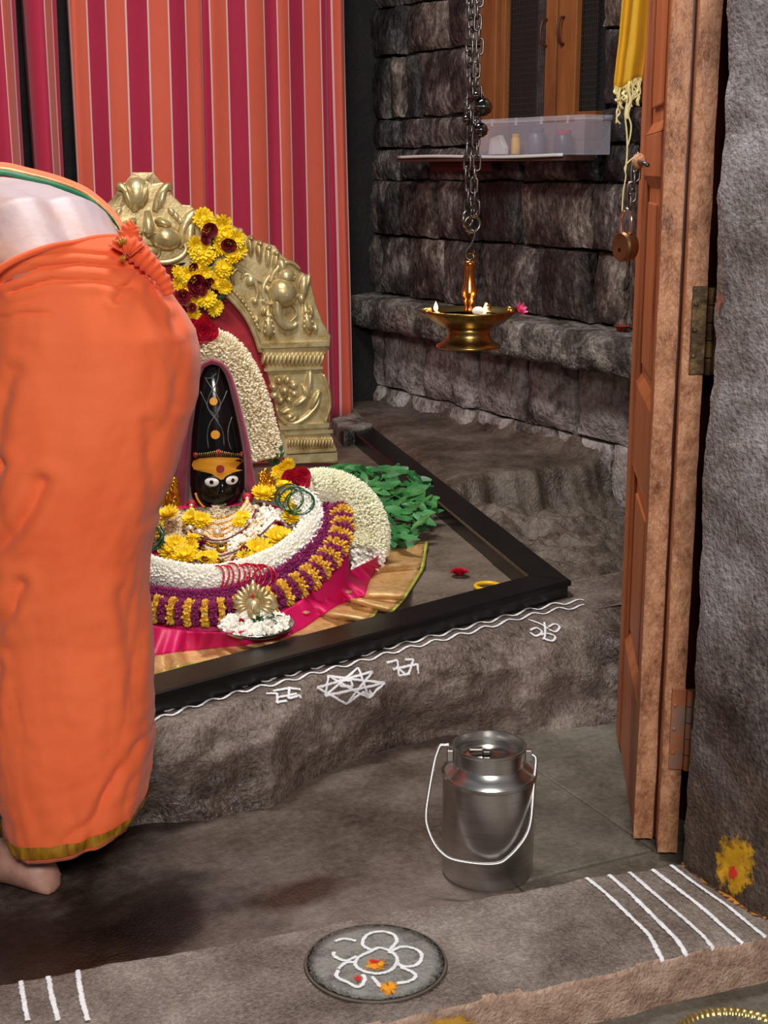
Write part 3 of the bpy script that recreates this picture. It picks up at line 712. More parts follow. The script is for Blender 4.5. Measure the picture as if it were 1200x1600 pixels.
# red cloth backing inside the arch
rb = [arch_uv(*p) for p in inner]; rb = rb+[(2*uc-u, v) for u, v in rb][::-1]
MB().prism([AP(u, v, -.025) for u, v in rb], -AN*.008).build('red_backing', M['red_cloth'], arch)
PXA = depth(AP(uc+.35, .5))/FPX     # metres per pixel on the arch
AXA = (AU, UP, AN)
def rot_ax(deg):
    a = math.radians(deg); return (AU*math.cos(a)+UP*math.sin(a), -AU*math.sin(a)+UP*math.cos(a), AN)
def both(name, fn, parent=arch, smooth=True, m=None):
    """build a relief piece on the right half and its mirror on the left"""
    for sg in (1, -1):
        b = MB(); fn(b, sg); b.build(name, m or M['gold'], parent, smooth=smooth)
def mp(x, y, o, sg):
    u, v = arch_uv(x, y)
    return AP(u if sg > 0 else 2*uc-u, v, o)
def E_(b, sg, x, y, rx, ry, rz, deg=0, o=0.0, nu=12, nv=8):
    b.ell(mp(x, y, o, sg), (rx*PXA, ry*PXA, rz*1.5*PXA), rot_ax(deg*sg), nu, nv)
def TB(b, sg, pts, r, o=.006, n=8):
    P_ = smooth([mp(x, y, o, sg) for x, y in pts], 6)
    rr = [r*PXA*(.45+.55*math.sin(math.pi*min(1, .12+.88*i/(len(P_)-1)))) for i in range(len(P_))] if isinstance(r, (int, float)) else [lerp(r[0], r[1], i/(len(P_)-1))*PXA for i in range(len(P_))]
    b.tube(P_, rr, n)
# lion mask (centre piece)
mk = MB(); E_(mk, 1, 213, 302, 19, 26, 12); 
crest = mk.build('crest', M['gold'], arch, smooth=True)
for k in range(5):
    b = MB(); E_(b, 1, 201+k*6, 297-abs(k-2)*-2, 3, 15, 6, (2-k)*9, .018); b.build('crest_flute', M['gold'], crest, smooth=True)
both('horn', lambda b, s: (TB(b, s, [(241, 330), (246, 315), (252, 300), (262, 290), (266, 297)], 7, .012), E_(b, s, 251, 310, 7, 17, 9, -20, .008)))
both('ear_leaf', lambda b, s: (E_(b, s, 275, 338, 5, 9, 5, 35, .006), E_(b, s, 282, 345, 5, 9, 5, 35, .006), E_(b, s, 288, 353, 5, 9, 5, 35, .006), E_(b, s, 268, 331, 5, 9, 5, 35, .006)))
both('brow', lambda b, s: E_(b, s, 254, 348, 14, 7, 12, -25, .014))
both('cheek', lambda b, s: E_(b, s, 258, 371, 25, 20, 18, -15, .006))
both('jaw', lambda b, s: TB(b, s, [(229, 404), (246, 409), (266, 408), (283, 400), (290, 388), (285, 381), (280, 388)], 5, .012))
both('fang', lambda b, s: TB(b, s, [(247, 386), (248, 396), (243, 403)], (4, 1.5), .016))
b = MB(); P_ = [mp(229, 330, .02, 1), mp(230, 345, .032, 1), mp(231, 360, .044, 1), mp(231, 367, .03, 1)]
b.tube(P_, [5*PXA, 7*PXA, 10*PXA, 5*PXA], 10); nose = b.build('nose', M['gold'], arch, smooth=True)
both('nostril', lambda b, s: E_(b, s, 240, 363, 6, 5, 8, 0, .024), nose)
both('mane_plume', lambda b, s: (TB(b, s, [(285, 385), (284, 365), (291, 345), (302, 334), (306, 342), (300, 352)], 8, .008), E_(b, s, 296, 368, 9, 22, 6, -8, .004)))
b = MB(); E_(b, 1, 229, 392, 20, 10, 7, 0, .004); b.build('mouth', M['gold'], arch, smooth=True)
# plume fringe along the outer edge
def fringe(b, s):
    for x, y, d in ((320, 350, 25), (338, 358, 22), (356, 366, 18), (374, 374, 12), (390, 385, 6), (404, 393, 2), (418, 400, -4), (430, 408, -10)):
        E_(b, s, x, y, 5.5, 17, 6, d, .003)
        E_(b, s, x+1, y-13, 5, 5, 7, d, .005)
both('plume_fringe', fringe)
both('arch_band', lambda b, s: TB(b, s, [(300, 385), (340, 398), (380, 420), (402, 436), (410, 440)], (4, 4), .003))
both('inner_moulding', lambda b, s: TB(b, s, [(290, 424), (318, 436), (343, 452), (365, 471), (385, 496), (399, 524), (407, 550)], (4.5, 4.5), .003))
def ropeb(b, s):
    P0 = smooth([V((x, y, 0)) for x, y in ((300, 412), (330, 428), (355, 446), (375, 466), (392, 490), (403, 512))], 4)
    for i, p in enumerate(P0): E_(b, s, p.x, p.y, 2.6, 6.5, 4, 35, .003, 8, 6)
both('rope_border', ropeb)
both('scroll', lambda b, s: (TB(b, s, [(365, 445), (362, 430), (370, 420), (380, 426), (376, 436)], 4, .004), TB(b, s, [(395, 475), (402, 458), (398, 440), (388, 428), (378, 432)], 4, .004), E_(b, s, 391, 438, 8, 10, 6, -20, .003), E_(b, s, 398, 470, 6, 6, 5, 0, .003)))
# makara / elephant head
both('animal_head', lambda b, s: (E_(b, s, 441, 456, 25, 26, 16, 8, .003), E_(b, s, 446, 432, 15, 14, 11, 10, .006), E_(b, s, 440, 416, 8, 14, 7, 12, .004)))
both('animal_eye', lambda b, s: (E_(b, s, 444, 459, 8.5, 8.5, 4, 0, .036), E_(b, s, 444, 459, 4, 4, 4, 0, .0405)))
def trunk(b, s):
    P_ = smooth([mp(x, y, o, s) for x, y, o in ((432, 470, .018), (432, 486, .02), (436, 500, .018), (446, 509, .014), (458, 509, .010), (462, 503, .010))], 6)
    n = len(P_); b.tube(P_, [(8.5-5*i/(n-1)+(.8 if i % 2 else 0))*PXA for i in range(n)], 10)
both('trunk', trunk)
both('tusk', lambda b, s: TB(b, s, [(452, 472), (460, 480), (462, 492), (452, 502)], (4, 1.2), .012))
both('neck_ring', lambda b, s: TB(b, s, [(410, 468), (418, 474), (428, 474)], (4, 3), .006))
both('ear_fan', lambda b, s: (E_(b, s, 474, 448, 8, 20, 5, -6, .004), E_(b, s, 480, 440, 5, 14, 5, -14, .004), E_(b, s, 470, 466, 6, 8, 6, 0, .004)))
def tassel(b, s, x0, y0, x1, y1):
    if 1:
        b.tube([mp(x0, y0, .004, s), mp(lerp(x0, x1, .75), lerp(y0, y1, .75), .005, s), mp(x1, y1, .003, s)], [3*PXA, 10*PXA, 3*PXA], 8)
        for i in range(4):
            for j in range(3): E_(b, s, lerp(x0, x1, .3+.16*i)+(j-1)*(3+1.5*i), lerp(y0, y1, .3+.16*i), 2, 4, 3, 0, .012, 6, 4)
both('tassel', lambda b, s: tassel(b, s, 418, 476, 420, 530)); both('tassel', lambda b, s: tassel(b, s, 476, 472, 483, 521))
def stipple(b, s):
    for i in range(26):
        a = i*.9; rr_ = 4+i*.75; E_(b, s, 447+rr_*math.cos(a)*.6, 432+rr_*math.sin(a)*.45, 1.7, 1.7, 1.6, 0, .028 if rr_ < 14 else .022, 6, 4)
both('forehead_beads', stipple)
both('collar', lambda b, s: (TB(b, s, [(420, 440), (428, 424), (440, 412), (455, 410), (468, 420)], 4, .01), TB(b, s, [(414, 470), (410, 455), (414, 440), (422, 430)], 4, .008)))
both('band_leaf', lambda b, s: (E_(b, s, 418, 452, 5, 9, 4, 25, .004), E_(b, s, 412, 486, 4, 8, 4, -20, .004), E_(b, s, 486, 486, 4, 9, 4, 10, .004), E_(b, s, 492, 512, 5, 7, 4, 0, .004), E_(b, s, 400, 500, 4, 7, 4, -20, .004)))
# mouldings
def bar(b, s, xa, xb, y0, y1, o):
    (ua, va), (ub, _), (_, vb) = arch_uv(xa, y0), arch_uv(xb, y0), arch_uv(xa, y1)
    if s < 0: ua, ub = 2*uc-ua, 2*uc-ub
    b.prism([AP(ua, va, -.005), AP(ub, va, -.005), AP(ub, vb, -.005), AP(ua, vb, -.005)], AN*(o+.005))
both('cornice', lambda b, s: (bar(b, s, 404, 513, 536, 544, .016), bar(b, s, 412, 503, 575, 580, .012)), smooth=False)
def flutes(b, s, xa, xb, y0, y1, n, tilt, dx):
    for i in range(n):
        x = lerp(xa, xb, i/(n-1)); E_(b, s, x, (y0+y1)/2, (xb-xa)/n*.52, (y1-y0)/2, 6, tilt, .004, 8, 6)
both('fluted_band', lambda b, s: flutes(b, s, 411, 502, 549, 572, 15, -14, 0))
both('flower_boss', lambda b, s: E_(b, s, 443, 609, 8, 8, 9, 0, .006))
for k in range(8):
    a = k*math.pi/4+.3
    both('boss_petal', lambda b, s: E_(b, s, 443+17*math.cos(a), 609+17*math.sin(a), 7.5, 6, 6, -math.degrees(a), .004))
both('tall_leaf', lambda b, s: (E_(b, s, 482, 600, 6.5, 25, 7, -6, .004), E_(b, s, 470, 626, 14, 5, 5, 35, .004), E_(b, s, 492, 624, 5, 18, 5, -28, .004), E_(b, s, 476, 612, 4, 14, 5, 20, .006)))
both('vine_scroll', lambda b, s: (TB(b, s, [(432, 638), (440, 655), (456, 662), (472, 656), (486, 644), (496, 630), (500, 610)], 5, .004), TB(b, s, [(440, 645), (452, 640), (462, 648), (456, 656), (446, 654)], 5, .006), E_(b, s, 452, 650, 9, 6, 6, 10, .005)))
both('panel_rim', lambda b, s: TB(b, s, [(505, 585), (513, 610), (515, 635), (508, 658)], (3, 3), .003))
both('base_moulding', lambda b, s: (bar(b, s, 436, 513, 664, 671, .014), bar(b, s, 444, 519, 675, 680, .010), bar(b, s, 447, 524, 703, 708, .016), bar(b, s, 448, 526, 710, 724, .012)), smooth=False)
both('base_flutes', lambda b, s: flutes(b, s, 450, 517, 682, 701, 15, -10, 0))

# ================================================================== FLOWER PROTOTYPES (mesh data shared by every copy)
def petal(b, ang, tilt, L, W, base=0.0, curl=.25, zc=0.0):
    ca, sa = math.cos(ang), math.sin(ang); pts = []
    for t, w in ((0, .35), (.5, 1), (1, .45)):
        r = base+L*t*math.cos(tilt); z = zc+L*t*math.sin(tilt)+curl*L*t*t*.5
        for s in (-1, 1): pts.append(V((ca*r-sa*W*w*s/2, sa*r+ca*W*w*s/2, z-(.12*W if abs(s) else 0))))
    k = len(b.v); b.v += pts; b.f += [(k, k+2, k+3, k+1), (k+2, k+4, k+5, k+3)]
def mum(m, nm, seed):
    random.seed(seed); b = MB()
    for ring, (n, tilt, L, W) in enumerate(((15, .02, 1.0, .38), (14, .32, .95, .36), (12, .68, .84, .34), (9, 1.05, .66, .3))):
        for k in range(n): petal(b, 2*math.pi*(k+.5*(ring % 2))/n+random.uniform(-.1, .1), tilt+random.uniform(-.12, .12), L*random.uniform(.88, 1.05), W, .08, .3, .02)
    b.ell((0, 0, .22), (.24, .24, .16), None, 8, 5)
    return b.mesh(nm, m, True)
def rose(m, nm, seed):
    random.seed(seed); b = MB()
    for ring, (n, r, h, lean) in enumerate(((6, .85, .55, .55), (5, .62, .72, .35), (4, .4, .85, .18), (3, .2, .9, .05))):
        for k in range(n):
            a0 = 2*math.pi*(k+.4*ring)/n; pts = []
            for j in range(4):
                v = j/3; row = []
                for i in range(5):
                    a = a0+(i/4-.5)*2*math.pi/n*1.5; wv = 1-.25*abs(i/4-.5)*2*v
                    rr = r*(.45+.55*v)+lean*.5*v*v+random.uniform(-.02, .02)
                    row.append(V((rr*math.cos(a), rr*math.sin(a), h*v*wv-.1)))
                pts.append(row)
            b.rings(pts, closed_ring=False)
    return b.mesh(nm, m, True)
ME_MUM = [mum(M['yellow'], 'chrysanthemum', i) for i in (1, 2, 3)]
ME_ROSE = rose(M['rose'], 'rose', 4); ME_DROSE = rose(M['rose_dark'], 'dark_rose', 5)
def leafmesh(m, nm, bend, w=.42):
    b = MB(); rr = []
    for i in range(7):
        t = i/6; ww = w*math.sin(math.pi*(t*.92+.04))**.8*(1-.25*t); z = bend*t*t-.02
        rr.append([V((-ww, t, z+.1*ww)), V((0, t, z-.06*ww)), V((ww, t, z+.1*ww))])
    b.rings(rr, closed_ring=False); return b.mesh(nm, m, True)
ME_LEAF = [leafmesh(M['leaf'], 'leaf', q, .24) for q in (-.25, .1, -.5)]; ME_DLEAF = leafmesh(M['leaf_dark'], 'dark_leaf', -.2, .28)
def rand_ax(n, jitter=.5):
    n = (V(n).normalized()+V((random.uniform(-1, 1), random.uniform(-1, 1), random.uniform(-1, 1)))*jitter).normalized()
    x, y, z = frame_of(n); a = random.uniform(0, 6.28)
    return (x*math.cos(a)+y*math.sin(a), -x*math.sin(a)+y*math.cos(a), z)
def bud(b, p, d, L, r, tip=1.0):
    d = V(d).normalized(); x, y, _ = frame_of(d); k = len(b.v)
    for t, q in ((0, .45), (.62, 1.0*tip)):
        b.v += [p+d*(L*t)+(x*math.cos(a)+y*math.sin(a))*(r*q) for a in (0, 1.571, 3.142, 4.712)]
    b.v.append(p+d*L)
    b.f += [(k+i, k+(i+1) % 4, k+4+(i+1) % 4, k+4+i) for i in range(4)]+[(k+4+i, k+4+(i+1) % 4, k+8) for i in range(4)]
def bud_rope(path, R, L, r, n, lean=0.0, squash=None):
    """buds bristling outwards all round a rope; a core tube closes it"""
    P_ = resample(path, 160); b = MB(); Rf = R if callable(R) else (lambda t: R)
    for i in range(n):
        t = i/(n-1); k = min(158, int(t*159)); p = P_[k].lerp(P_[k+1], t*159-k); tg = (P_[k+1]-P_[k]).normalized()
        x, y, _ = frame_of(tg); a = i*2.39996+random.uniform(-.15, .15); d = x*math.cos(a)+y*math.sin(a)
        R0 = Rf(t); bud(b, p+d*(R0-L*.75), d+tg*(lean+random.uniform(-.25, .25)), L*random.uniform(.8, 1.1), r*random.uniform(.85, 1.15))
    return b
def core_rope(path, R):
    P_ = resample(path, 60); Rf = R if callable(R) else (lambda t: R)
    return MB().tube(P_, [max(.002, Rf(i/59)) for i in range(60)], 10)

# ---- marigold garland draped over the arch
random.seed(21)
G1 = thing('flower_garland', mp(305, 480, .03, 1), 'yellow chrysanthemum and dark red rose garland hung on the golden arch', 'garland')
for i, (x, y, r) in enumerate([(313, 340, 15), (318, 352, 13), (343, 350, 15), (347, 366, 16), (363, 372, 14), (367, 390, 14), (340, 384, 14), (309, 392, 17), (320, 402, 13), (302, 380, 13), (360, 400, 12), (345, 418, 14), (341, 430, 14), (306, 412, 11), (313, 424, 14), (290, 428, 14), (278, 440, 13), (284, 450, 12), (318, 464, 15), (331, 478, 13), (297, 468, 12), (299, 488, 11), (330, 440, 10), (346, 446, 11), (275, 425, 11)]):
    inst('flower', ME_MUM[i % 3], G1, mp(x, y, .045+random.uniform(0, .02), 1), rand_ax(AN+UP*.2, .45), r*PXA*1.05)
for x, y, r in ((322, 358, 11), (352, 380, 11), (315, 372, 8), (300, 440, 14), (318, 440, 10), (281, 461, 11), (296, 415, 7), (300, 455, 8), (310, 452, 8), (295, 478, 7)):
    inst('rose', ME_DROSE, G1, mp(x, y, .072, 1), rand_ax(AN, .4), r*PXA)
for x, y in ((362, 405), (355, 415), (310, 488), (322, 490), (345, 470), (350, 460), (330, 405), (288, 410), (338, 492)):
    inst('leaf', ME_DLEAF, G1, mp(x, y, .035, 1), rand_ax(AN-UP*.3, .6), 16*PXA)
b = MB(); b.tube([mp(x, y, .02, 1) for x, y in ((330, 340), (335, 390), (318, 430), (306, 470), (308, 495))], .012, 8); b.build('stem_cord', M['leaf_dark'], G1, smooth=True)
# ================================================================== DRAPED MOUND IN FRONT OF THE IDOL
S1 = on_z(330, 985, .215); S2 = on_z(345, 800, .40)
_sl = (S2-S1); _sl = (_sl-RT*_sl.dot(RT)).normalized(); SN = RT.cross(_sl).normalized()
if SN.z < 0: SN = -SN
def SP(x, y, o=0.0): return on_plane(x, y, S1, SN)+SN*o
PXS = depth(SP(345, 880))/FPX
def spath(pts, o): return smooth([SP(x, y, o) for x, y in pts], 10)
mound = thing('draped_mound', V((SP(345, 860).x, SP(345, 860).y, PZ)), 'cloth draped base mound below the idol carrying the flower rings', 'mound')
b = MB(); rr = []
for k, s in enumerate((0.02, .3, .6, .85, 1.0)):
    row = []
    for i in range(64):
        a = 2*math.pi*i/64; x = 345+200*s*math.cos(a); y = 835+(138 if math.sin(a) > 0 else 62)*s*math.sin(a)
        row.append(SP(x, y, -.012-.012*s*s))
    rr.append(row)
rr.append([V((p.x, p.y, max(PZ, min(p.z-.05, .21)))) for p in rr[-1]]); rr.append([V((p.x, p.y, PZ)) for p in rr[-1]])
b.rings(rr, cap0=True, cap1=True); b.build('mound_cloth', M['magenta'], mound, smooth=True)
M_BVH = b.bvh()
# saree spread over the platform floor
cols = [((100, 900), (60, 1010), (40, 1080)), ((170, 950), (150, 1030), (130, 1080)), ((232, 975), (232, 1026), (234, 1058)), ((284, 985), (284, 1019), (290, 1041)), ((336, 988), (336, 1013), (345, 1030)), ((380, 985), (400, 1006), (412, 1015)), ((430, 962), (461, 990), (478, 996)), ((470, 938), (507, 960), (549, 975)), ((505, 913), (539, 941), (581, 967)), ((528, 900), (560, 935), (594, 951)), ((548, 891), (571, 930), (609, 958)), ((563, 883), (576, 912), (628, 942)), ((578, 876), (591, 888), (655, 901)), ((588, 870), (605, 876), (663, 884)), ((596, 864), (601, 864), (669, 844))]
saree = thing('silk_saree', on_z(420, 1000, .205), 'magenta silk saree with wide gold border fanned out before the idol', 'saree')
def saree_strip(t0, t1, nt, zfun, w=0):
    NS = 130; A = [smooth([V((c[k][0], c[k][1], 0)) for c in cols], 12) for k in range(3)]
    A = [resample(a, NS) for a in A]; rows = []
    for j in range(nt):
        t = lerp(t0, t1, j/(nt-1)); row = []
        for i in range(NS):
            if t <= 1: q = A[0][i].lerp(A[1][i], t); z = lerp(.262, .220, t)
            else: q = A[1][i].lerp(A[2][i], t-1); z = lerp(.220, .2075, t-1)
            s = i/(NS-1)
            rip = (.008*math.sin(s*60)+.006*math.sin(s*23+1)+.007*math.sin(s*105+t*2)+(.008*math.sin(s*160) if s > .75 else 0))*min(1, .3+t*.6)
            row.append(on_z(q.x, q.y, z+max(-.004, rip)+zfun))
        rows.append(row)
    return MB().rings(rows, closed_ring=False)
def thick(o, t=.0018):
    m = o.modifiers.new('thickness', 'SOLIDIFY'); m.thickness = t; m.offset = 1; return o
thick(saree_strip(0, 1.0, 10, 0).build('silk_body', M['magenta'], saree, smooth=True))
thick(saree_strip(1.0, 1.93, 10, 0.0004).build('gold_border', M['saree_gold'], saree, smooth=True))
thick(saree_strip(1.93, 2.0, 3, 0.001).build('edge_binding', M['lime'], saree, smooth=True))
# small woven gold motifs on the silk
SA_BVH = saree_strip(0, 2, 16, .002).bvh()
def patch(poly, bvh, off, smoothn=0):
    pts = [V((x, y, 0)) for x, y in poly]
    if smoothn: pts = smooth(pts, smoothn, True)
    c = sum(pts, V())/len(pts); rr = []
    for s in (.02, .35, .7, 1.0):
        row = []
        for p in pts:
            q = c+(p-c)*s; l, n = cast(bvh, q.x, q.y)
            if l is None: l, n = cast(bvh, c.x, c.y)
            if n.dot(ray(q.x, q.y)) > 0: n = -n
            row.append(l+n*off)
        rr.append(row)
    b = MB(); b.rings(rr, cap0=True); b.edge = [e for e in (.02, .35, .7, 1.0) for _ in pts]; return b
def circ(x, y, rx, ry=None, n=14, wob=0): return [(x+rx*math.cos(2*math.pi*i/n)*(1+wob*random.uniform(-1, 1)), y+(ry or rx)*math.sin(2*math.pi*i/n)*(1+wob*random.uniform(-1, 1))) for i in range(n)]
for x, y in ((528, 930), (545, 925), (478, 957), (552, 937)):
    patch(circ(x, y, 5, 2.6, 10, .3), SA_BVH, .001).build('woven_motif', M['saree_gold'], saree)

# ================================================================== IDOL
ID = 3.40
rowsI = [(566, 331, 335), (568, 325, 340), (573, 318, 346), (582, 313, 350), (594, 310, 355), (615, 306.5, 361), (637, 303.5, 367), (660, 301, 371.5), (681, 299, 375.5), (707, 298, 380), (735, 297, 382), (755, 297, 382), (772, 299, 380), (786, 303, 374), (798, 310, 366), (807, 319, 356), (812, 330, 346), (813, 336, 340)]
ib = MB(); rr = []
idp = at_dist(340, 800, ID); idol = thing('idol', V((idp.x, idp.y, PZ+.1)), 'black stone idol with white eyes and ochre forehead mark', 'idol')
for y, xl, xr in rowsI:
    c = at_dist((xl+xr)/2, y, ID); w = (xr-xl)/2*depth(c)/FPX; row = []
    for i in range(40):
        a = 2*math.pi*i/40; dz = w*.9
        row.append(c+RT*(w*math.cos(a))+AW*(dz*math.sin(a)))
    rr.append(row)
ib.rings(rr, cap0=True, cap1=True); ib.build('body', M['idol'], idol, smooth=True); I_BVH = ib.bvh()
b = MB(); p0 = at_dist(340, 790, ID); b.lathe([(.105, PZ), (.10, PZ+.12), (.075, p0.z-.005)], (p0.x, p0.y, 0), 32); b.build('pedestal', M['idol'], idol, smooth=True)
z5 = lambda x, y: (220+x/4.615, 540+y/4.615)
patch([z5(*p) for p in ((374, 860), (385, 830), (430, 812), (500, 806), (560, 804), (640, 806), (700, 810), (738, 826), (746, 868), (728, 898), (670, 912), (630, 932), (595, 962), (575, 966), (548, 948), (510, 922), (440, 906), (388, 892))], I_BVH, .0025).build('forehead_mark', M['tilak'], idol, smooth=True)
patch(circ(*z5(572, 888), 6.2), I_BVH, .0045).build('red_dot', M['tilak_red'], idol)
patch(circ(*z5(525, 402), 6.2), I_BVH, .0025).build('ochre_dot', M['tilak'], idol)
patch(circ(*z5(538, 642), 7), I_BVH, .0025).build('ochre_dot', M['tilak'], idol)
for ex, ey, s in ((512, 984, 1), (658, 970, -1)):
    x, y = z5(ex, ey); l, n = cast(I_BVH, x, y); px = depth(l)/FPX; ax = frame_of(n)
    e = MB().ell(l, (11.5*px, 7.6*px, 2.6*px), ax, 16, 10).build('eye', M['eye_white'], idol, smooth=True)
    MB().ell(l+ax[2]*2.2*px, (3.6*px, 3.6*px, 1.2*px), ax, 12, 6).build('pupil', M['eye_black'], e, smooth=True)
    o = MB(); pts = []
    for i in range(20):
        a = 2*math.pi*i/20; l2, n2 = cast(I_BVH, x+12.5*math.cos(a), y+9*math.sin(a)); pts.append(l2+n2*.001)
    o.tube(pts, .0022, 6, True); o.build('eye_rim', M['eye_black'], e, smooth=True)
def on_idol(pts, off=.0015, n=4):
    out = []
    for p in smooth([V((*z5(*q), 0)) for q in pts], n):
        l, nn = cast(I_BVH, p.x, p.y)
        if l is not None: out.append(l+nn*off)
    return out
MB().tube(on_idol([(400, 1062), (418, 1110), (460, 1160), (530, 1195), (600, 1208), (660, 1180), (705, 1140), (735, 1085)], .003), .0028, 8).build('chin_band', M['tilak'], idol, smooth=True)
nb = MB(); l1, l2 = [cast(I_BVH, *z5(*q))[0] for q in ((590, 985), (592, 1075))]
nb.tube([l1, l1.lerp(l2, .6)-AW*.006, l2-AW*.010, l2+UP*-.006], [.003, .006, .010, .004], 10); nb.build('nose', M['idol'], idol, smooth=True)
lb_ = MB(); l3 = cast(I_BVH, *z5(560, 1165))[0]; lb_.ell(l3, (.018, .006, .006), (RT, AW, UP), 12, 8); lb_.build('lips', M['idol'], idol, smooth=True)
M['incise'] = mat('grey_incised_line', ['3d3b3b', '6a6868'], .3, scale=40)
for pts in ([(460, 225), (500, 290), (570, 400), (560, 470), (500, 560), (480, 650), (490, 740)], [(565, 160), (550, 260), (500, 350), (480, 440), (520, 490), (560, 550)], [(430, 330), (470, 410), (500, 480), (545, 540), (590, 620), (600, 720)], [(620, 325), (590, 400), (550, 470), (560, 520)], [(655, 515), (630, 600), (630, 680), (650, 750)], [(470, 235), (510, 232), (545, 200)]):
    MB().tube(on_idol(pts, .0008), .0013, 5).build('carved_line', M['incise'], idol, smooth=True)
tb = MB()
for i in range(26):
    x = lerp(395, 725, i/25); P_ = on_idol([(x, 800), (x+(-8 if x < 560 else 8), 775-18*math.exp(-((x-560)/60)**2))], .003, 2)
    if len(P_) > 1: tb.tube(P_, .0015, 5)
tag(tb.build('tiara', M['brass'], idol, smooth=True), kind='stuff')
for q in ((395, 792), (562, 770), (728, 786)):
    l, n = cast(I_BVH, *z5(*q)); MB().ell(l, (.008, .008, .005), frame_of(n), 10, 6).build('tiara_stone', M['tilak_red'], idol, smooth=True)
for q in ((368, 1150), (770, 1100)):
    x, y = z5(*q); c = at_dist(x, y, ID-.03)
    er = MB().ell(c, (.014, .010, .014), (RT, AW, UP), 12, 8).build('ear_ornament', M['rose'], idol, smooth=True)
    MB().ell(c-AW*.010, (.006, .004, .006), (RT, AW, UP), 8, 6).build('ear_bead', M['bead'], er, smooth=True)
    MB().ell(c-UP*.020-AW*.006, (.009, .007, .009), (RT, AW, UP), 10, 6).build('ear_bead', M['bead'], er, smooth=True)
# maroon cloth hood round the idol
hood = thing('hood_cloth', V((idp.x, idp.y, PZ+.1))+AW*.02, 'maroon cloth folded like a hood around the black idol', 'cloth')
def hood_strip(inn, out, D0, D1, nm):
    n = 40; A = resample([V((*z5(*p), 0)) for p in inn], n); B = resample([V((*z5(*p), 0)) for p in out], n); rows = []
    for i in range(n):
        row = []
        for j in range(9):
            t = j/8; q = A[i].lerp(B[i], t); D = lerp(D0, D1, t)-.016*math.sin(math.pi*t)-.005*math.sin(t*9+i*.12)
            row.append(at_dist(q.x, q.y, D))
        rows.append(row)
    return thick(MB().rings(rows, closed_ring=False).build(nm, M['maroon'], hood, smooth=True), .003)
hood_strip([(508, 128), (570, 140), (612, 200), (640, 280), (672, 420), (705, 560), (728, 680), (745, 800), (745, 900), (745, 980), (750, 1040), (800, 1085)], [(508, 100), (590, 128), (650, 210), (680, 300), (715, 430), (752, 580), (782, 720), (805, 860), (822, 960), (835, 1040), (840, 1080), (835, 1100)], ID-.0, ID-.02, 'right_fold')
hood_strip([(508, 128), (455, 150), (420, 230), (408, 300), (395, 400), (382, 500), (372, 600), (366, 750), (358, 900), (345, 1020), (335, 1100), (325, 1200), (305, 1285)], [(508, 100), (432, 140), (395, 230), (385, 330), (370, 430), (345, 520), (315, 620), (285, 720), (262, 830), (245, 930), (255, 1050), (272, 1180), (290, 1290)], ID-.0, ID-.02, 'left_fold')
# ---- white jasmine garland over the idol
random.seed(5)
def garland_path(pts, Ds): return smooth([at_dist(x, y, D) for (x, y), D in zip(pts, Ds)], 10)
g2 = thing('jasmine_garland', at_dist(420, 720, 3.42), 'thick cream jasmine garland arching over the black idol', 'garland')
gp = garland_path([(256, 745), (262, 700), (270, 640), (283, 585), (305, 548), (335, 541), (363, 562), (384, 600), (399, 645), (410, 688), (417, 718)], [3.43, 3.44, 3.46, 3.47, 3.47, 3.47, 3.46, 3.45, 3.44, 3.43, 3.42])
px3 = depth(at_dist(400, 640, 3.45))/FPX
tag(bud_rope(gp, lambda t: 27*px3*(.8 if t < .3 else 1), .016, .0042, 5200).build('jasmine_buds', M['cream_bud'], g2), kind='stuff')
core_rope(gp, 20*px3).build('garland_core', M['cream_bud'], g2, smooth=True)
for x, y, r in ((318, 516, 17), (303, 508, 10), (330, 520, 12), (310, 525, 12), (322, 505, 11)):
    inst('rose', ME_ROSE, g2, at_dist(x, y, 3.40), rand_ax(-AW, .3), r*px3)
for i in range(16):
    inst('leaf', ME_DLEAF, g2, at_dist(random.uniform(412, 440), random.uniform(702, 730), 3.40), rand_ax(-AW+UP*.2, .8), 14*px3)
for x, y in ((442, 732), (434, 738), (450, 725), (438, 745)):
    inst('flower', ME_MUM[0], g2, at_dist(x, y, 3.38), rand_ax(-AW, .5), 11*px3)
# ---- second garland lying in a coil on the right
g3 = thing('jasmine_garland', at_dist(575, 850, 3.45), 'cream jasmine garland curling down beside the leaf heap', 'garland')
gp3 = garland_path([(478, 762), (505, 760), (532, 768), (556, 786), (571, 812), (577, 838), (573, 862)], [3.42, 3.45, 3.47, 3.47, 3.46, 3.45, 3.43])
def R3(t): return px3*lerp(27, 33, min(1, t*1.6))
tag(bud_rope(gp3, R3, .017, .0040, 4600, .15).build('jasmine_buds', M['cream_tip'], g3), kind='stuff')
core_rope(gp3, lambda t: R3(t)-.013).build('garland_core', M['cream_tip'], g3, smooth=True)
bt = MB(); e = gp3[-1]
for i in range(160): bud(bt, e+RT*random.uniform(-.04, .04)+UP*random.uniform(-.035, .02)-AW*random.uniform(0, .03), V((random.uniform(-.6, .6), -1, random.uniform(-.8, .2))), .018, .006)
tag(bt.build('loose_buds', M['white_bud'], g3), kind='stuff')
for x, y, r in ((463, 752, 19), (452, 745, 12), (468, 765, 13), (472, 742, 12)):
    inst('rose', ME_ROSE, g3, at_dist(x, y, 3.37), rand_ax(-AW+RT*.3, .3), r*px3)
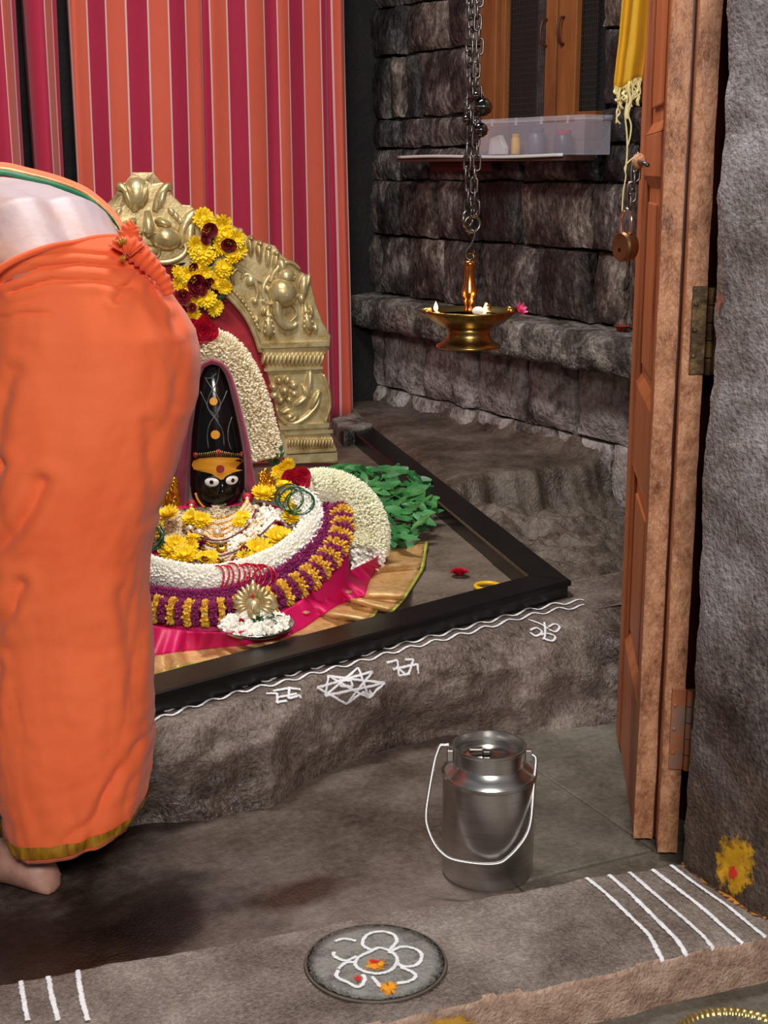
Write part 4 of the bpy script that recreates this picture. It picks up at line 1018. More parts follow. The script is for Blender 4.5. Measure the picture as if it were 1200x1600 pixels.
# ================================================================== RINGS OF FLOWERS ON THE MOUND
def ring_buds(name, pts, rpx, L, r, n, m, label, cat='garland'):
    P_ = spath(pts, rpx*PXS*.55); t = thing(name, V(P_[len(P_)//2]), label, cat)
    tag(bud_rope(P_, rpx*PXS, L, r, n).build('flower_buds', m, t), kind='stuff')
    core_rope(P_, rpx*PXS-L*.6).build('garland_core', m, t, smooth=True); return t
random.seed(9)
ring_buds('white_flower_ring', [(160, 845), (190, 875), (225, 893), (270, 906), (325, 912), (380, 903), (430, 884), (468, 858), (488, 828), (482, 800), (462, 785)], 21, .012, .0042, 2600, M['white_bud'], 'white jasmine ring laid in an arc around the idol base')
ring_buds('purple_flower_ring', [(150, 875), (185, 910), (230, 933), (290, 941), (350, 938), (410, 920), (458, 893), (495, 858), (511, 822), (506, 800)], 15, .012, .0036, 2300, M['purple'], 'purple petal ring between the white and striped rings')
sp = [(135, 890), (175, 930), (225, 953), (275, 962), (330, 965), (390, 955), (440, 936), (485, 909), (517, 875), (533, 842), (534, 818), (524, 800)]
SPt = resample(spath(sp, 16*PXS*.6), 400)
sr = thing('striped_flower_ring', SPt[200], 'yellow and purple banded flower ring, outermost around the idol', 'garland')
nseg = 46
for k in range(nseg):
    a, c = int(k/nseg*399), int((k+.86)/nseg*399); seg = SPt[a:max(c, a+3)]; yel = k % 2 == 0
    sgb = bud_rope(seg, (21 if yel else 18)*PXS, .015, .0042, 46 if yel else 60)
    sgb.tube(resample(seg, 5), (14 if yel else 12)*PXS, 8)
    sgb.build('petal_band', M['yellow_soft'] if yel else M['purple'], sr)
# chrysanthemums and roses tucked around the jewels
cg = thing('chrysanthemum_string', SP(340, 850), 'loose yellow chrysanthemums and roses strung across the jewelled chest', 'flowers')
for i, (x, y, r) in enumerate([(264, 816, 16), (300, 820, 13), (316, 824, 13), (236, 843, 16), (247, 838, 12), (275, 862, 15), (289, 879, 17), (268, 872, 15), (300, 866, 12), (276, 885, 12), (330, 882, 11), (410, 782, 15), (420, 776, 10), (380, 818, 10), (374, 826, 9), (436, 852, 18), (448, 848, 13), (404, 868, 16), (415, 878, 14), (384, 880, 11), (452, 790, 14), (462, 800, 12), (455, 818, 13), (445, 770, 12), (392, 885, 10), (303, 852, 10), (318, 880, 9)]):
    inst('flower', ME_MUM[i % 3], cg, SP(x, y, .020), rand_ax(SN, .35), r*PXS*1.22)
for x, y, r in ((254, 866, 10), (385, 874, 10), (316, 862, 8), (442, 787, 8), (451, 815, 9), (437, 832, 8), (487, 826, 9), (322, 885, 6), (366, 890, 7), (232, 868, 8), (490, 824, 8)):
    inst('rose', ME_DROSE, cg, SP(x, y, .022), rand_ax(SN, .3), r*PXS)
wb_ = MB()
for i in range(420):
    x, y = random.choice(((400, 825), (420, 812), (385, 838), (440, 812), (430, 828), (365, 850))); bud(wb_, SP(x+random.gauss(0, 9), y+random.gauss(0, 8), .006), rand_ax(SN, .8)[2], .012, .0045)
tag(wb_.build('white_buds', M['white_bud'], cg), kind='stuff')
# jewels
random.seed(12)
jw = thing('bead_necklace', SP(345, 850, .004), 'layered pearl and gold bead necklaces with two pendants under the face', 'necklace')
patch([(250, 795), (275, 786), (300, 784), (340, 786), (385, 780), (420, 772), (455, 786), (468, 812), (452, 850), (402, 884), (346, 900), (290, 890), (250, 868), (232, 835)], M_BVH, .008, 3).build('jewel_bib', mat('pearl_gold_weave', ['8a6238', 'd9bf94', 'fff0dc'], .35, .4, scale=170, bump=1, bscale=190, dist=.006, pos=[.38, .5, .6]), jw, smooth=True)
def beads(pts, r, n, m, o=.012, nm='bead_strand'):
    P_ = resample(spath(pts, o), n); b = MB()
    for p in P_: b.ell(p+V((random.uniform(-.001, .001),)*3), (r, r, r), None, 6, 4)
    tag(b.build(nm, m, jw, smooth=True), kind='stuff')
for k in range(12):
    s = k/7
    beads([(300-8*s, 798+8*s), (315, 810+16*s), (342, 815+22*s), (370, 806+18*s), (386+8*s, 786+12*s)], .0036, 50, M['bead'] if k % 3 else M['gold_bright'], .010)
for k in range(8):
    beads([(285+k*2, 816+k*5), (310, 836+k*5.5), (345, 846+k*6), (385, 832+k*5), (415-k*2, 806+k*5)], .0034, 60, M['bead'] if k % 2 else M['gold_bright'], .010)
for k in range(4): beads([(322+k*3, 862+k*6), (346, 872+k*6), (370-k*3, 862+k*6)], .003, 22, M['bead'], .012)
for pts in ([(288, 818), (305, 842), (345, 852), (385, 832), (402, 800)], [(292, 850), (318, 868), (346, 876), (392, 856), (432, 820)]):
    MB().tube(spath(pts, .016), .0018, 6).build('red_string', M['ruby'], jw, smooth=True)
for x, y in ((347, 863), (347, 889)):
    pd = MB().lathe([(.0, .0), (.013, .0), (.013, .004), (.010, .006), (.0, .006)], SP(x, y, .014), 18, frame_of(SN)).build('pendant', M['gold_bright'], jw, smooth=True, auto=40)
    MB().ell(SP(x, y, .021), (.005, .005, .003), frame_of(SN), 10, 6).build('pendant_stone', M['eye_black'], pd, smooth=True)
for x, y in ((298, 832), (312, 838), (340, 838), (400, 800), (405, 812), (392, 822)):
    MB().ell(SP(x, y, .014), (.011, .009, .008), frame_of(SN), 10, 6).build('shell_bead', M['bead'], jw, smooth=True)
# gold filigree pieces on both sides of the face
for (x0, y0, x1, y1, lab) in ((262, 745, 268, 800, 'gold filigree ornament beside the priest, left of the idol'), (412, 738, 418, 778, 'gold filigree ornament right of the idol face')):
    t = thing('filigree_ornament', at_dist(x0, y1, ID-.03), lab, 'ornament')
    for k in range(9):
        cx, cy = lerp(x0, x1, random.random())+random.uniform(-11, 11), lerp(y0, y1, (k+.5)/9)
        c = at_dist(cx, cy, ID-.05); r = random.uniform(.010, .015)
        pts = [c+RT*(r*.6*math.cos(a*.9)*(1-a/14))+UP*(r*1.3*math.sin(a*.9)*(1-a/14))-AW*(.002*a) for a in [i*.45 for i in range(22)]]
        MB().tube(pts, .0034, 6).build('gold_curl', M['gold_bright'], t, smooth=True)
    MB().prism([at_dist(x0-9, y0, ID-.03), at_dist(x0+14, y0+6, ID-.03), at_dist(x1+16, y1, ID-.03), at_dist(x1-14, y1, ID-.03)], AW*.006).build('gold_plate', M['gold_bright'], t, bevel=.002)
# bangles
def ringtube(c, n, R, r, nn=28):
    x, y, _ = frame_of(n); return MB().tube([c+(x*math.cos(2*math.pi*i/nn)+y*math.sin(2*math.pi*i/nn))*R for i in range(nn)], r, 6, True)
def bangle(x, y, R, m, n, o, label, group, D=None):
    c = SP(x, y, o); q = ringtube(c, n, R*PXS, .0022).build('bangle', m, smooth=True); tag(q, label, 'bangle', group)
for i, (x, y, R) in enumerate(((452, 795, 22), (461, 801, 24), (468, 808, 23), (456, 806, 20), (472, 812, 21))):
    bangle(x, y, R, M['green_glass'], SN*.9-AW*.5+RT*random.uniform(-.2, .2)+UP*random.uniform(-.1, .2), .040+.004*i, 'thin green glass bangle in the bunch right of the idol face', 'green bangles right of the idol')
for i, (x, y, R) in enumerate(((234, 848, 22), (236, 854, 23), (232, 860, 22), (238, 864, 21))):
    bangle(x, y, R, M['green_glass'], SN*.9-AW*.5+RT*random.uniform(-.2, .2), .034+.004*i, 'thin green glass bangle in the bunch beside the orange garment', 'green bangles beside the priest')
for i in range(11):
    bangle(338+i*7.6, 920-4*math.sin(i/10*3.1), 21-(i % 3), M['red_glass'], RT*(-.75+.05*i)+SN*.5-AW*.4+UP*random.uniform(-.1, .1), .030+.002*(i % 2), 'thin red glass bangle in the slanting row above the steel plate', 'red bangles above the plate')
# plate with jasmine and small gold figure
PC = on_z(400, 978, .257); pr_ = 60*depth(PC)/FPX
pl_ = thing('steel_plate', PC-UP*.012, 'small steel plate heaped with white jasmine on the magenta silk', 'plate')
pn = (UP-AW*.02).normalized(); pax = frame_of(pn, RT)
MB().lathe([(0, -.010), (pr_*.75, -.010), (pr_*.95, -.002), (pr_, .004), (pr_*.99, .006), (pr_*.93, .001), (pr_*.74, -.006), (0, -.006)], PC, 40, pax).build('dish', M['steel_bright'], pl_, smooth=True)
jb = MB()
for i in range(620):
    a = random.uniform(0, 6.28); r = pr_*.88*math.sqrt(random.random()); h = .018*(1-(r/pr_)**2)
    bud(jb, PC+pax[0]*r*math.cos(a)+pax[1]*r*math.sin(a)+pn*(h*random.random()), rand_ax(UP, .9)[2], .013, .0045)
jo = jb.build('jasmine_heap', M['white_bud']); tag(jo, 'heap of white jasmine buds on the steel plate', 'flowers', kind='stuff')
fg = thing('gold_figure', PC+pn*.008, 'small gold deity face with fan crown on the jasmine plate', 'figurine')
FC = PC+UP*.050-RT*.004
fb = MB(); fr_ = []
for i in range(15):
    a = math.pi*(-.15+1.3*i/14); fb2 = MB(); d = RT*math.cos(a)+UP*math.sin(a)
    fb2.tube([FC+d*.008, FC+d*.034-AW*.004, FC+d*.044], [.003, .0055, .0025], 6); fb2.build('crown_ray', M['gold'], fg, smooth=True)
MB().ell(FC-UP*.004-AW*.006, (.017, .012, .021), (RT, AW, UP), 16, 10).build('face', M['gold'], fg, smooth=True)
MB().ell(FC-UP*.006-AW*.019, (.0035, .005, .007), (RT, AW, UP), 8, 6).build('nose', M['gold'], fg, smooth=True)
MB().tube([FC+UP*.016, FC+UP*.036-AW*.003, FC+UP*.052], [.012, .010, .002], 10).build('crown', M['gold'], fg, smooth=True)
MB().lathe([(.026, -.05), (.022, -.04), (.012, -.03), (.014, -.02)], FC, 18).build('stand', M['gold'], fg, smooth=True)
MB().ell(FC+UP*.020-AW*.013, (.004, .003, .005), (RT, AW, UP), 8, 6).build('kumkum_dot', M['kumkum'], fg, smooth=True)
MB().tube(smooth([FC+RT*.045-UP*.01, FC+RT*.038+UP*.01, FC+RT*.022+UP*.012], 5), .009, 8).build('side_ornament', M['gold'], fg, smooth=True)
random.seed(3)
for i in range(22):
    o = inst('leaf', ME_DLEAF, fg, PC+RT*random.uniform(-.005, .05)-AW*random.uniform(.0, .03)+UP*random.uniform(.012, .03), rand_ax(UP, .9), .022)
inst('rose', ME_ROSE, fg, PC-RT*.03+UP*.016-AW*.02, rand_ax(UP, .3), .009)
# ---- leaf heap
random.seed(14)
lp = thing('leaf_heap', on_z(600, 790, PZ), 'heap of fresh green leaves between the jasmine garland and kerb', 'leaves')
poly_l = [(497, 737), (540, 727), (600, 727), (645, 735), (668, 752), (681, 780), (678, 808), (655, 832), (622, 846), (606, 838), (604, 800), (585, 768), (540, 748)]
def inside(x, y, P):
    c = False; j = len(P)-1
    for i in range(len(P)):
        if (P[i][1] > y) != (P[j][1] > y) and x < (P[j][0]-P[i][0])*(y-P[i][1])/(P[j][1]-P[i][1])+P[i][0]: c = not c
        j = i
    return c
n = 0
while n < 190:
    x, y = random.uniform(495, 682), random.uniform(726, 847)
    if not inside(x, y, poly_l): continue
    z = random.uniform(.215, .275); p = on_z(x, y, z)
    a = random.uniform(0, 6.28); d = RT*math.cos(a)-AW*math.sin(a)*.9-UP*random.uniform(-.1, .5); d.normalize()
    nn = (UP*random.uniform(.6, 1)-AW*random.uniform(.1, .9)+RT*random.uniform(-.6, .6)); xx = d.cross(nn).normalized(); zz_ = xx.cross(d)
    L = random.uniform(.05, .085); inst('leaf', random.choice(ME_LEAF), lp, p-d*L*.5, (xx, d, zz_), (L, L, L)); n += 1
# small things lying on the platform
rp = inst('fallen_flower', ME_ROSE, None, on_z(718, 897, PZ+.006), (V((1, 0, 0)), V((0, 1, 0)), UP), .021); tag(rp, 'small red flower fallen on the bare platform floor', 'flower')
bg = ringtube(on_z(762, 916, PZ+.006), UP, .030, .0055).build('bangle', M['yellow_glass'], smooth=True); tag(bg, 'yellow bangle lying by the front kerb near the corner', 'bangle')
# ================================================================== PRIEST
hL, hR = on_z(85, 1398), on_z(190, 1306)
priest = thing('person', V(((hL.x+hR.x)/2, (hL.y+hR.y)/2, 0)), 'person in an orange wrapped garment bending towards the shrine, seen from behind', 'person')
bm = MB()
def limb(pts, rs, n=14): bm.tube(resample_r(pts, rs)[0], resample_r(pts, rs)[1], n)
def resample_r(pts, rs, n=6):
    P_ = smooth(pts, n); R_2 = []
    for i in range(len(rs)-1):
        for k in range(n): R_2.append(lerp(rs[i], rs[i+1], k/n))
    R_2.append(rs[-1]); return P_, R_2
def body_ring(c, lat, nrm, a, bb, groove=0.0, n=28):
    """flattened ring: lat = half-width axis, nrm = out of the back"""
    row = []
    for i in range(n):
        t = 2*math.pi*i/n; s = math.sin(t); k = bb*s
        if s > 0: k -= groove*math.exp(-(math.cos(t)/.22)**2)
        row.append(c+lat*(a*math.cos(t))+nrm*k)
    return row
fT = V((-.24, .97, 0)).normalized(); lT = V((fT.y, -fT.x, 0))
Wl, Wr = at_dist(-4, 432, 2.29), at_dist(212, 388, 2.46); Wc = (Wl+Wr)/2; Wb = at_dist(118, 378, 2.335)-Wc; Wh = (Wr-Wl)/2
def waist_ring(n, k=1.0):
    out = []
    for i in range(n):
        a = 2*math.pi*i/n; s_ = math.sin(a); q = -s_ if s_ < 0 else -s_*1.7
        gr = .012*math.exp(-(math.cos(a)/.2)**2) if s_ < 0 else 0
        out.append(Wc+Wh*(math.cos(a)*k)+Wb*(q*k)-Wb.normalized()*gr*(1 if k < 1 else .4))
    return out
rr = []
for yy_, D_ in ((620, 2.43), (500, 2.43)):
    c_ = at_dist(135, yy_, D_); rr.append([c_+lT*.075*math.cos(2*math.pi*i/28)+fT*.11*math.sin(2*math.pi*i/28) for i in range(28)])
rr.append(waist_ring(28, .88))
for c, a, bb, gr, ang in ((V((.735, 2.345, 1.075)), .150, .100, .013, 1.05), (V((.715, 2.45, 1.088)), .160, .100, .013, 1.25), (V((.69, 2.58, 1.095)), .175, .102, .012, 1.38), (V((.665, 2.72, 1.10)), .185, .102, .010, 1.45), (V((.635, 2.88, 1.095)), .175, .085, .005, 1.5), (V((.615, 2.96, 1.085)), .09, .065, 0, 1.55), (V((.60, 3.01, 1.075)), .055, .055, 0, 1.6)):
    nrm = UP*math.sin(ang)-fT*math.cos(ang)
    rr.append([c+lT*(a*math.cos(2*math.pi*i/28))-nrm*((bb-(gr*math.exp(-(math.cos(2*math.pi*i/28)/.2)**2) if math.sin(2*math.pi*i/28) < 0 else 0))*math.sin(2*math.pi*i/28)) for i in range(28)])
# extra rings by interpolation
R2 = []
for i in range(len(rr)-1):
    for k in range(4): R2.append([p.lerp(q, k/4) for p, q in zip(rr[i], rr[i+1])])
R2.append(rr[-1]); bm.rings(R2, cap0=True, cap1=True)
# head and neck
hc = V((.585, 3.08, 1.035)); hd = (fT*.75-UP*.65).normalized(); hx, hy, hz = lT, lT.cross(hd).normalized(), hd
bm.tube([V((.625, 2.92, 1.09)), hc], [.062, .055], 14)
bm.ell(hc+hd*.06, (.074, .092, .115), (hx, hy, hz), 20, 14)
face = -hy if hy.z > 0 else hy
bm.tube([hc+hd*.05+face*.085, hc+hd*.015+face*.105, hc+hd*.0+face*.085], [.008, .014, .008], 8)     # nose
bm.ell(hc-hd*.02+face*.075, (.026, .012, .009), (hx, face, hz), 10, 6)                              # mouth
for s in (-1, 1):
    bm.ell(hc+hd*.035+lT*s*.074, (.010, .020, .032), (hx, hy, hz), 8, 6)                            # ears
    bm.ell(hc+hd*.05+face*.078+lT*s*.030, (.012, .008, .008), (hx, face, hz), 8, 6)                 # eyelids
# arms hang down and forwards to the shrine
for s in (-1, 1):
    sh = V((.64, 2.83, 1.07))+lT*s*.17; el = sh+fT*.08-UP*.27+lT*s*.05; wr_ = el+fT*.20-UP*.14-lT*s*.03
    P_, R_2 = resample_r([sh, sh.lerp(el, .5), el, el.lerp(wr_, .5), wr_], [.055, .048, .042, .037, .027]); bm.tube(P_, R_2, 12)
    hdv = (wr_-el).normalized(); pc = wr_+hdv*.05; up2 = lT.cross(hdv)
    bm.ell(pc, (.040, .016, .052), (lT, up2, hdv), 12, 8)
    for k, (off, L) in enumerate(((-.030, .062), (-.010, .074), (.011, .070), (.030, .056))):
        b0 = pc+hdv*.040+lT*off; b1 = b0+hdv*L*.5-up2*.008; b2 = b1+hdv*L*.4-up2*.026
        bm.tube([b0, b1, b2], [.0095, .009, .0075], 8)
    t0 = pc-hdv*.02-lT*s*.034; bm.tube([t0, t0-lT*s*.025+hdv*.03, t0-lT*s*.03+hdv*.062-up2*.01], [.012, .010, .008], 8)
# legs and feet
def leg(heel, toe, s):
    hip = at_dist(140, 590, 2.43)+lT*s*.055; td = (toe-heel).normalized(); ank = heel+td*.050+UP*.085
    knee = at_dist(104, 960, 2.375)+lT*s*.045
    P_, R_2 = resample_r([hip, hip.lerp(knee, .5), knee, knee.lerp(ank, .35), knee.lerp(ank, .8), ank], [.085, .078, .058, .056, .045, .040]); bm.tube(P_, R_2, 14)
    sd = V((td.y, -td.x, 0))
    # foot: rings from heel to toes (height, width)
    rr = []
    for t, w_, h_ in ((-.008, .016, .030), (.0, .028, .055), (.02, .036, .078), (.045, .039, .095), (.075, .040, .098), (.11, .042, .078), (.15, .046, .058), (.185, .049, .042), (.21, .047, .032), (.225, .040, .024)):
        row = []
        for i in range(18):
            a = 2*math.pi*i/18; y = h_/2+math.sin(a)*h_/2; row.append(heel+td*t+sd*(w_*math.cos(a)*(1.0 if math.sin(a) < .2 else .82))+UP*max(.001, y))
        rr.append(row)
    bm.rings(rr, cap0=True, cap1=True)
    for k in range(5):
        off = lerp(-.036, .036, k/4)*(-s); L = (.050, .044, .040, .035, .030)[k]
        p0 = heel+td*.205+sd*off+UP*.016; bm.tube([p0, p0+td*L*.6+UP*.004, p0+td*L-UP*.002], [.013 if k == 0 else .0095, .012 if k == 0 else .009, .008], 8)
tdL = (on_z(0, 1392)-on_z(60, 1411)).normalized(); tdL.z = 0
tdR = (tdL+V((.1, .15, 0))).normalized()
leg(hL+tdL*.006, hL+tdL, -1); leg(hR+tdR*.004, hR+tdR, 1)
body = bm.build('body', M['skin'], priest, smooth=True)
rm = body.modifiers.new('remesh', 'REMESH'); rm.mode = 'VOXEL'; rm.voxel_size = .0062; rm.use_smooth_shade = True
smo = body.modifiers.new('smooth', 'SMOOTH'); smo.factor = .5; smo.iterations = 4
# hair knot cap
hb = MB(); hb.ell(hc+hd*.075-face*.018, (.078, .088, .105), (hx, hy, hz), 20, 12); hb.build('hair', mat('black_hair', '14110f', .5), priest, smooth=True)
# ---- dhoti (wrapped garment)
DH = [(380, 12, 196, 2.40, .105), (398, 0, 226, 2.41, .125), (420, -7, 251, 2.42, .14), (450, -12, 272, 2.43, .155), (500, -17, 294, 2.44, .17), (560, -21, 306, 2.44, .175), (620, -24, 303, 2.43, .172), (680, -27, 287, 2.42, .165), (740, -30, 268, 2.41, .155), (800, -30, 246, 2.40, .145), (860, -28, 230, 2.39, .138), (920, -24, 224, 2.38, .132), (980, -18, 231, 2.375, .128), (1040, -13, 234, 2.355, .128), (1100, -7, 234, 2.34, .130), (1160, -2, 233, 2.325, .132), (1215, 4, 230, 2.315, .132), (1260, 12, 224, 2.305, .128), (1285, 22, 214, 2.30, .120)]
NR = 110; NT = 150
def dh(y, k): return pl([(r[0], r[k]) for r in DH], y)
creases = [([(-10, 845), (30, 825), (62, 795), (85, 760), (100, 722)], .013, 12), ([(-10, 960), (20, 950), (45, 920), (62, 880)], .010, 11), ([(-10, 760), (20, 740), (40, 700)], .010, 12),
    ([(10, 440), (60, 418), (120, 412), (200, 420), (250, 440)], .006, 5), ([(20, 455), (80, 438), (150, 440), (210, 452)], .006, 5), ([(40, 400), (110, 396), (180, 402)], .005, 4), ([(180, 470), (200, 445), (215, 430)], .006, 6), ([(0, 500), (40, 490), (80, 492)], .005, 5),
    ([(60, 560), (40, 620), (32, 700)], .006, 12), ([(250, 640), (252, 720), (240, 800)], .005, 9), ([(190, 1190), (160, 1235), (120, 1260)], .004, 7), ([(225, 1140), (190, 1190), (165, 1250), (150, 1290)], .005, 8), ([(20, 1010), (10, 1100), (12, 1200)], .007, 10), ([(200, 900), (215, 980), (222, 1080)], .004, 9), ([(268, 500), (285, 560), (290, 620)], .004, 8)]
def crease(x, y):
    d = 0
    for pts, dep, wd_ in creases:
        best = 1e9
        for (ax, ay), (bx, by) in zip(pts, pts[1:]):
            vx, vy = bx-ax, by-ay; t = max(0, min(1, ((x-ax)*vx+(y-ay)*vy)/(vx*vx+vy*vy))); q = math.hypot(x-ax-vx*t, y-ay-vy*t); best = min(best, q)
        d -= dep*math.exp(-(best/wd_)**2); d += dep*.55*math.exp(-((best-wd_*1.9)/wd_)**2)
    return d
def dhoti_ring(y, grow=0.0, fine=True):
    xl, xr, D, dp = dh(y, 1), dh(y, 2), dh(y, 3), dh(y, 4); c = at_dist((xl+xr)/2, y, D); w_ = (xr-xl)/2*depth(c)/FPX
    row = []
    hem = max(0, (y-1120)/165)
    tilt = max(0, (470-y)/90)
    for i in range(NT):
        a = 2*math.pi*i/NT; ca, sa = math.cos(a), math.sin(a)
        e = .86
        cx = math.copysign(abs(ca)**e, ca); sy = math.copysign(abs(sa)**e, sa)
        k = 1+grow
        p = c+RT*(w_*cx)*k+AW*(dp*sy)*k
        # hem: near side hangs lower, far right side higher; waist: rises away with the back
        p.z += hem*(.014*sa+.024*ca+.006)
        if fine:
            px = (xl+xr)/2+(xr-xl)/2*cx
            n_ = (RT*ca+AW*sa)
            cr = crease(px, y) if sa < .25 else .5*crease(px, y)
            q = .006*fbm(V((ca*1.6, sa*1.6+y*.004, 2)))+.002*fbm(V((ca*4, sa*4+y*.012, 5)))
            # wrap creases along the garment
            q += .0009*math.sin(y*.20+ca*5+4*fbm(V((ca*2, sa*2+y*.01, 1))))*(.4+.6*max(0, (y-850)/450))
            p += n_*(cr+q)*(1-.7*tilt)
        row.append(p)
    return row
yrows = [lerp(380, 1285, i/(NR-1)) for i in range(NR)]
yrows = [lerp(520, 1285, i/(NR-1)) for i in range(NR)]
WR = waist_ring(NT, 1.05); CT = dhoti_ring(425, 0.0, False); JN = dhoti_ring(520)
CT = [c.lerp(w, .45) for c, w in zip(CT, WR)]
RR = []
for i in range(34):
    t = i/34; row = []
    for k in range(NT):
        p = WR[k]*((1-t)**2)+CT[k]*(2*t*(1-t))+JN[k]*(t*t); a = 2*math.pi*k/NT
        n_ = (RT*math.cos(a)+AW*math.sin(a)); v_ = p-EYE; xpx = 600+FPX*v_.dot(RT)/v_.dot(_fw); ypx = 800-FPX*v_.dot(_up)/v_.dot(_fw)
        row.append(p+n_*(crease(xpx, ypx)*min(1, t*3) if math.sin(a) < .25 else 0))
    RR.append(row)
db = MB(); RR = RR+[dhoti_ring(y) for y in yrows]; db.rings(RR)
dht = db.build('wrapped_garment', M['orange'], priest, smooth=True)
so = dht.modifiers.new('thickness', 'SOLIDIFY'); so.thickness = .004; so.offset = 1
# rolled waist edge
MB().tube(resample(RR[0]+[RR[0][0]], 120), .0055, 8).build('waist_roll', M['orange_dark'], dht, smooth=True)
# gold border near the hem
hemr = [dhoti_ring(y, .065) for y in (1258, 1262, 1266, 1270, 1274, 1277)]
MB().rings(hemr).build('gold_border', M['zari'], dht, smooth=True)
D_BVH = db.bvh()
# knot at the right hip and the hanging sash edge
def kn(pts, r, nm, m=M['orange_dark'], D=2.33):
    P_ = smooth([at_dist(x, y, D) for x, y in pts], 8); n = len(P_)
    rs = [lerp(r[0], r[1], i/(n-1))*(1+.16*math.sin(i*1.7)) for i in range(n)]; return MB().tube(P_, rs, 10).build(nm, m, dht, smooth=True)
kn([(188, 392), (196, 375), (202, 358), (210, 350)], (.020, .009), 'knot', D=2.34); kn([(206, 392), (208, 372), (204, 356)], (.016, .010), 'knot', D=2.335)
kn([(192, 385), (206, 384), (214, 392)], (.016, .014), 'knot', D=2.325); kn([(185, 380), (192, 376), (197, 378)], (.006, .005), 'knot_trim', M['zari'], 2.31); kn([(188, 404), (196, 402)], (.005, .004), 'knot_trim', M['zari'], 2.31)
kn([(205, 388), (222, 402), (240, 420), (256, 440), (265, 460)], (.020, .010), 'sash_roll', D=2.345); kn([(215, 382), (232, 402), (252, 425), (266, 452)], (.012, .006), 'sash_roll', D=2.36)
# ---- shoulder cloth with green border lying across the back
sh_ = thing('shoulder_cloth', at_dist(100, 300, 2.62), 'orange shoulder cloth with green border across the priest back', 'cloth')
cv = [(-120, 300), (-60, 268), (0, 263), (45, 272), (90, 284), (130, 300), (158, 320), (180, 342), (194, 366)]
Dv = [2.56, 2.62, 2.66, 2.66, 2.64, 2.60, 2.56, 2.50, 2.42]
def cloth_band(y0, y1, dd0, dd1, nm, m):
    A = smooth([at_dist(x, y+y0, D+dd0) for (x, y), D in zip(cv, Dv)], 8); B = smooth([at_dist(x, y+y1, D+dd1) for (x, y), D in zip(cv, Dv)], 8)
    b = MB(); b.rings([[a.lerp(c, j/4)+UP*.004*math.sin(math.pi*j/4) for j in range(5)] for a, c in zip(A, B)], closed_ring=False); return thick(b.build(nm, m, sh_, smooth=True), .003)
cloth_band(2, 10, .0, -.012, 'green_border', M['green_border']); cloth_band(-7, 2, .06, .0, 'cloth_fold', M['orange']); cloth_band(0, 3, -.001, -.004, 'gold_line', M['saree_gold'])

# ================================================================== HANGING LAMP AND CHAIN
LD = 2.58
lc = at_dist(733, 487, LD); LPX = depth(lc)/FPX
def lz(py): return z_over(lc.x, lc.y, py)
chain = thing('iron_chain', at_dist(735, 345, LD), 'double dark iron chain with small bells holding the oil lamp', 'chain')
lk = MB()
def link_mesh(L, W, r):
    pts = []
    for i in range(20):
        a = 2*math.pi*i/20; pts.append(V((W*math.cos(a), 0, (L/2-W)*(1 if math.sin(a) > 0 else -1)*(1 if abs(math.sin(a)) > .05 else 0)+W*math.sin(a))))
    return MB().tube(pts, r, 6, True).mesh('link', M['iron'], True)
ME_LINK = link_mesh(.0272, .0060, .0024)
for strand, (xt, xb) in enumerate(((737, 731), (752, 742))):
    top, botm = at_dist(xt+4, -330, LD-.01*strand), at_dist(xb, 325, LD-.006*strand); d = (top-botm); n = int(d.length/.0196); dz = d.normalized()
    for i in range(n+1):
        a = (i % 2)*1.45+.55+random.uniform(-.25, .25)+strand*.4; x, y, _ = frame_of(dz)
        wob = RT*.0025*math.sin(i*1.3+strand*2)
        inst('link', ME_LINK, chain, botm+dz*(i*.0196)+wob, (x*math.cos(a)+y*math.sin(a), -x*math.sin(a)+y*math.cos(a), dz), 1.0)
def bell(x, y, r):
    c = at_dist(x, y, LD-.02); bb = MB(); bb.lathe([(0, r*.95), (r*.35, r*.9), (r*.8, r*.5), (r, 0), (r*.85, -r*.55), (r*.4, -r*.9), (0, -r)], c, 16)
    o = bb.build('bell', M['bellm'], chain, smooth=True)
    ringtube(c+UP*r*1.15, RT, r*.3, r*.09, 12).build('bell_loop', M['iron'], o, smooth=True)
    MB().tube([c+(RT*math.cos(a)+AW*math.sin(a))*r*1.02 for a in [i*.4 for i in range(16)]], r*.06, 5, True).build('bell_seam', M['iron'], o, smooth=True)
M['bellm'] = mat('dark_bell_metal', '5a5856', .12, 1.0)
for x, y, r in ((755, 167, 14), (751, 203, 11.5), (745, 150, 7), (729, 187, 7)): bell(x, y, r*LPX)
for x, y, r, nn in ((731, 343, 12.5, RT*.75-AW*.6), (738, 350, 12, RT*.2-AW*1)):
    ringtube(at_dist(x, y, LD), nn, r*LPX, .0034).build('ring', M['iron'], chain, smooth=True)
for x0 in (730, 741):
    ringtube(at_dist(x0+2, 330, LD), RT+AW*(.6 if x0 < 735 else -.4), 8*LPX, .0024).build('ring', M['iron'], chain, smooth=True)
MB().tube(smooth([at_dist(x, y, LD) for x, y in ((733, 366), (736, 359), (741, 362), (741, 370), (736, 382), (729, 392), (728, 400), (733, 406), (739, 402), (741, 391))], 6), .0021, 8).build('hook', M['iron'], chain, smooth=True)
lamp = thing('oil_lamp', V((lc.x, lc.y, lz(541))), 'hanging brass oil lamp with shallow dish, turned stem and lit wicks', 'lamp')
def lprof(P_): return [(r*LPX, lz(y)-lc.z) for r, y in P_]
ringtube(V((lc.x, lc.y, lz(402))), AW+RT*.5, 6.5*LPX, .0028).build('hanging_loop', M['brass'], lamp, smooth=True)
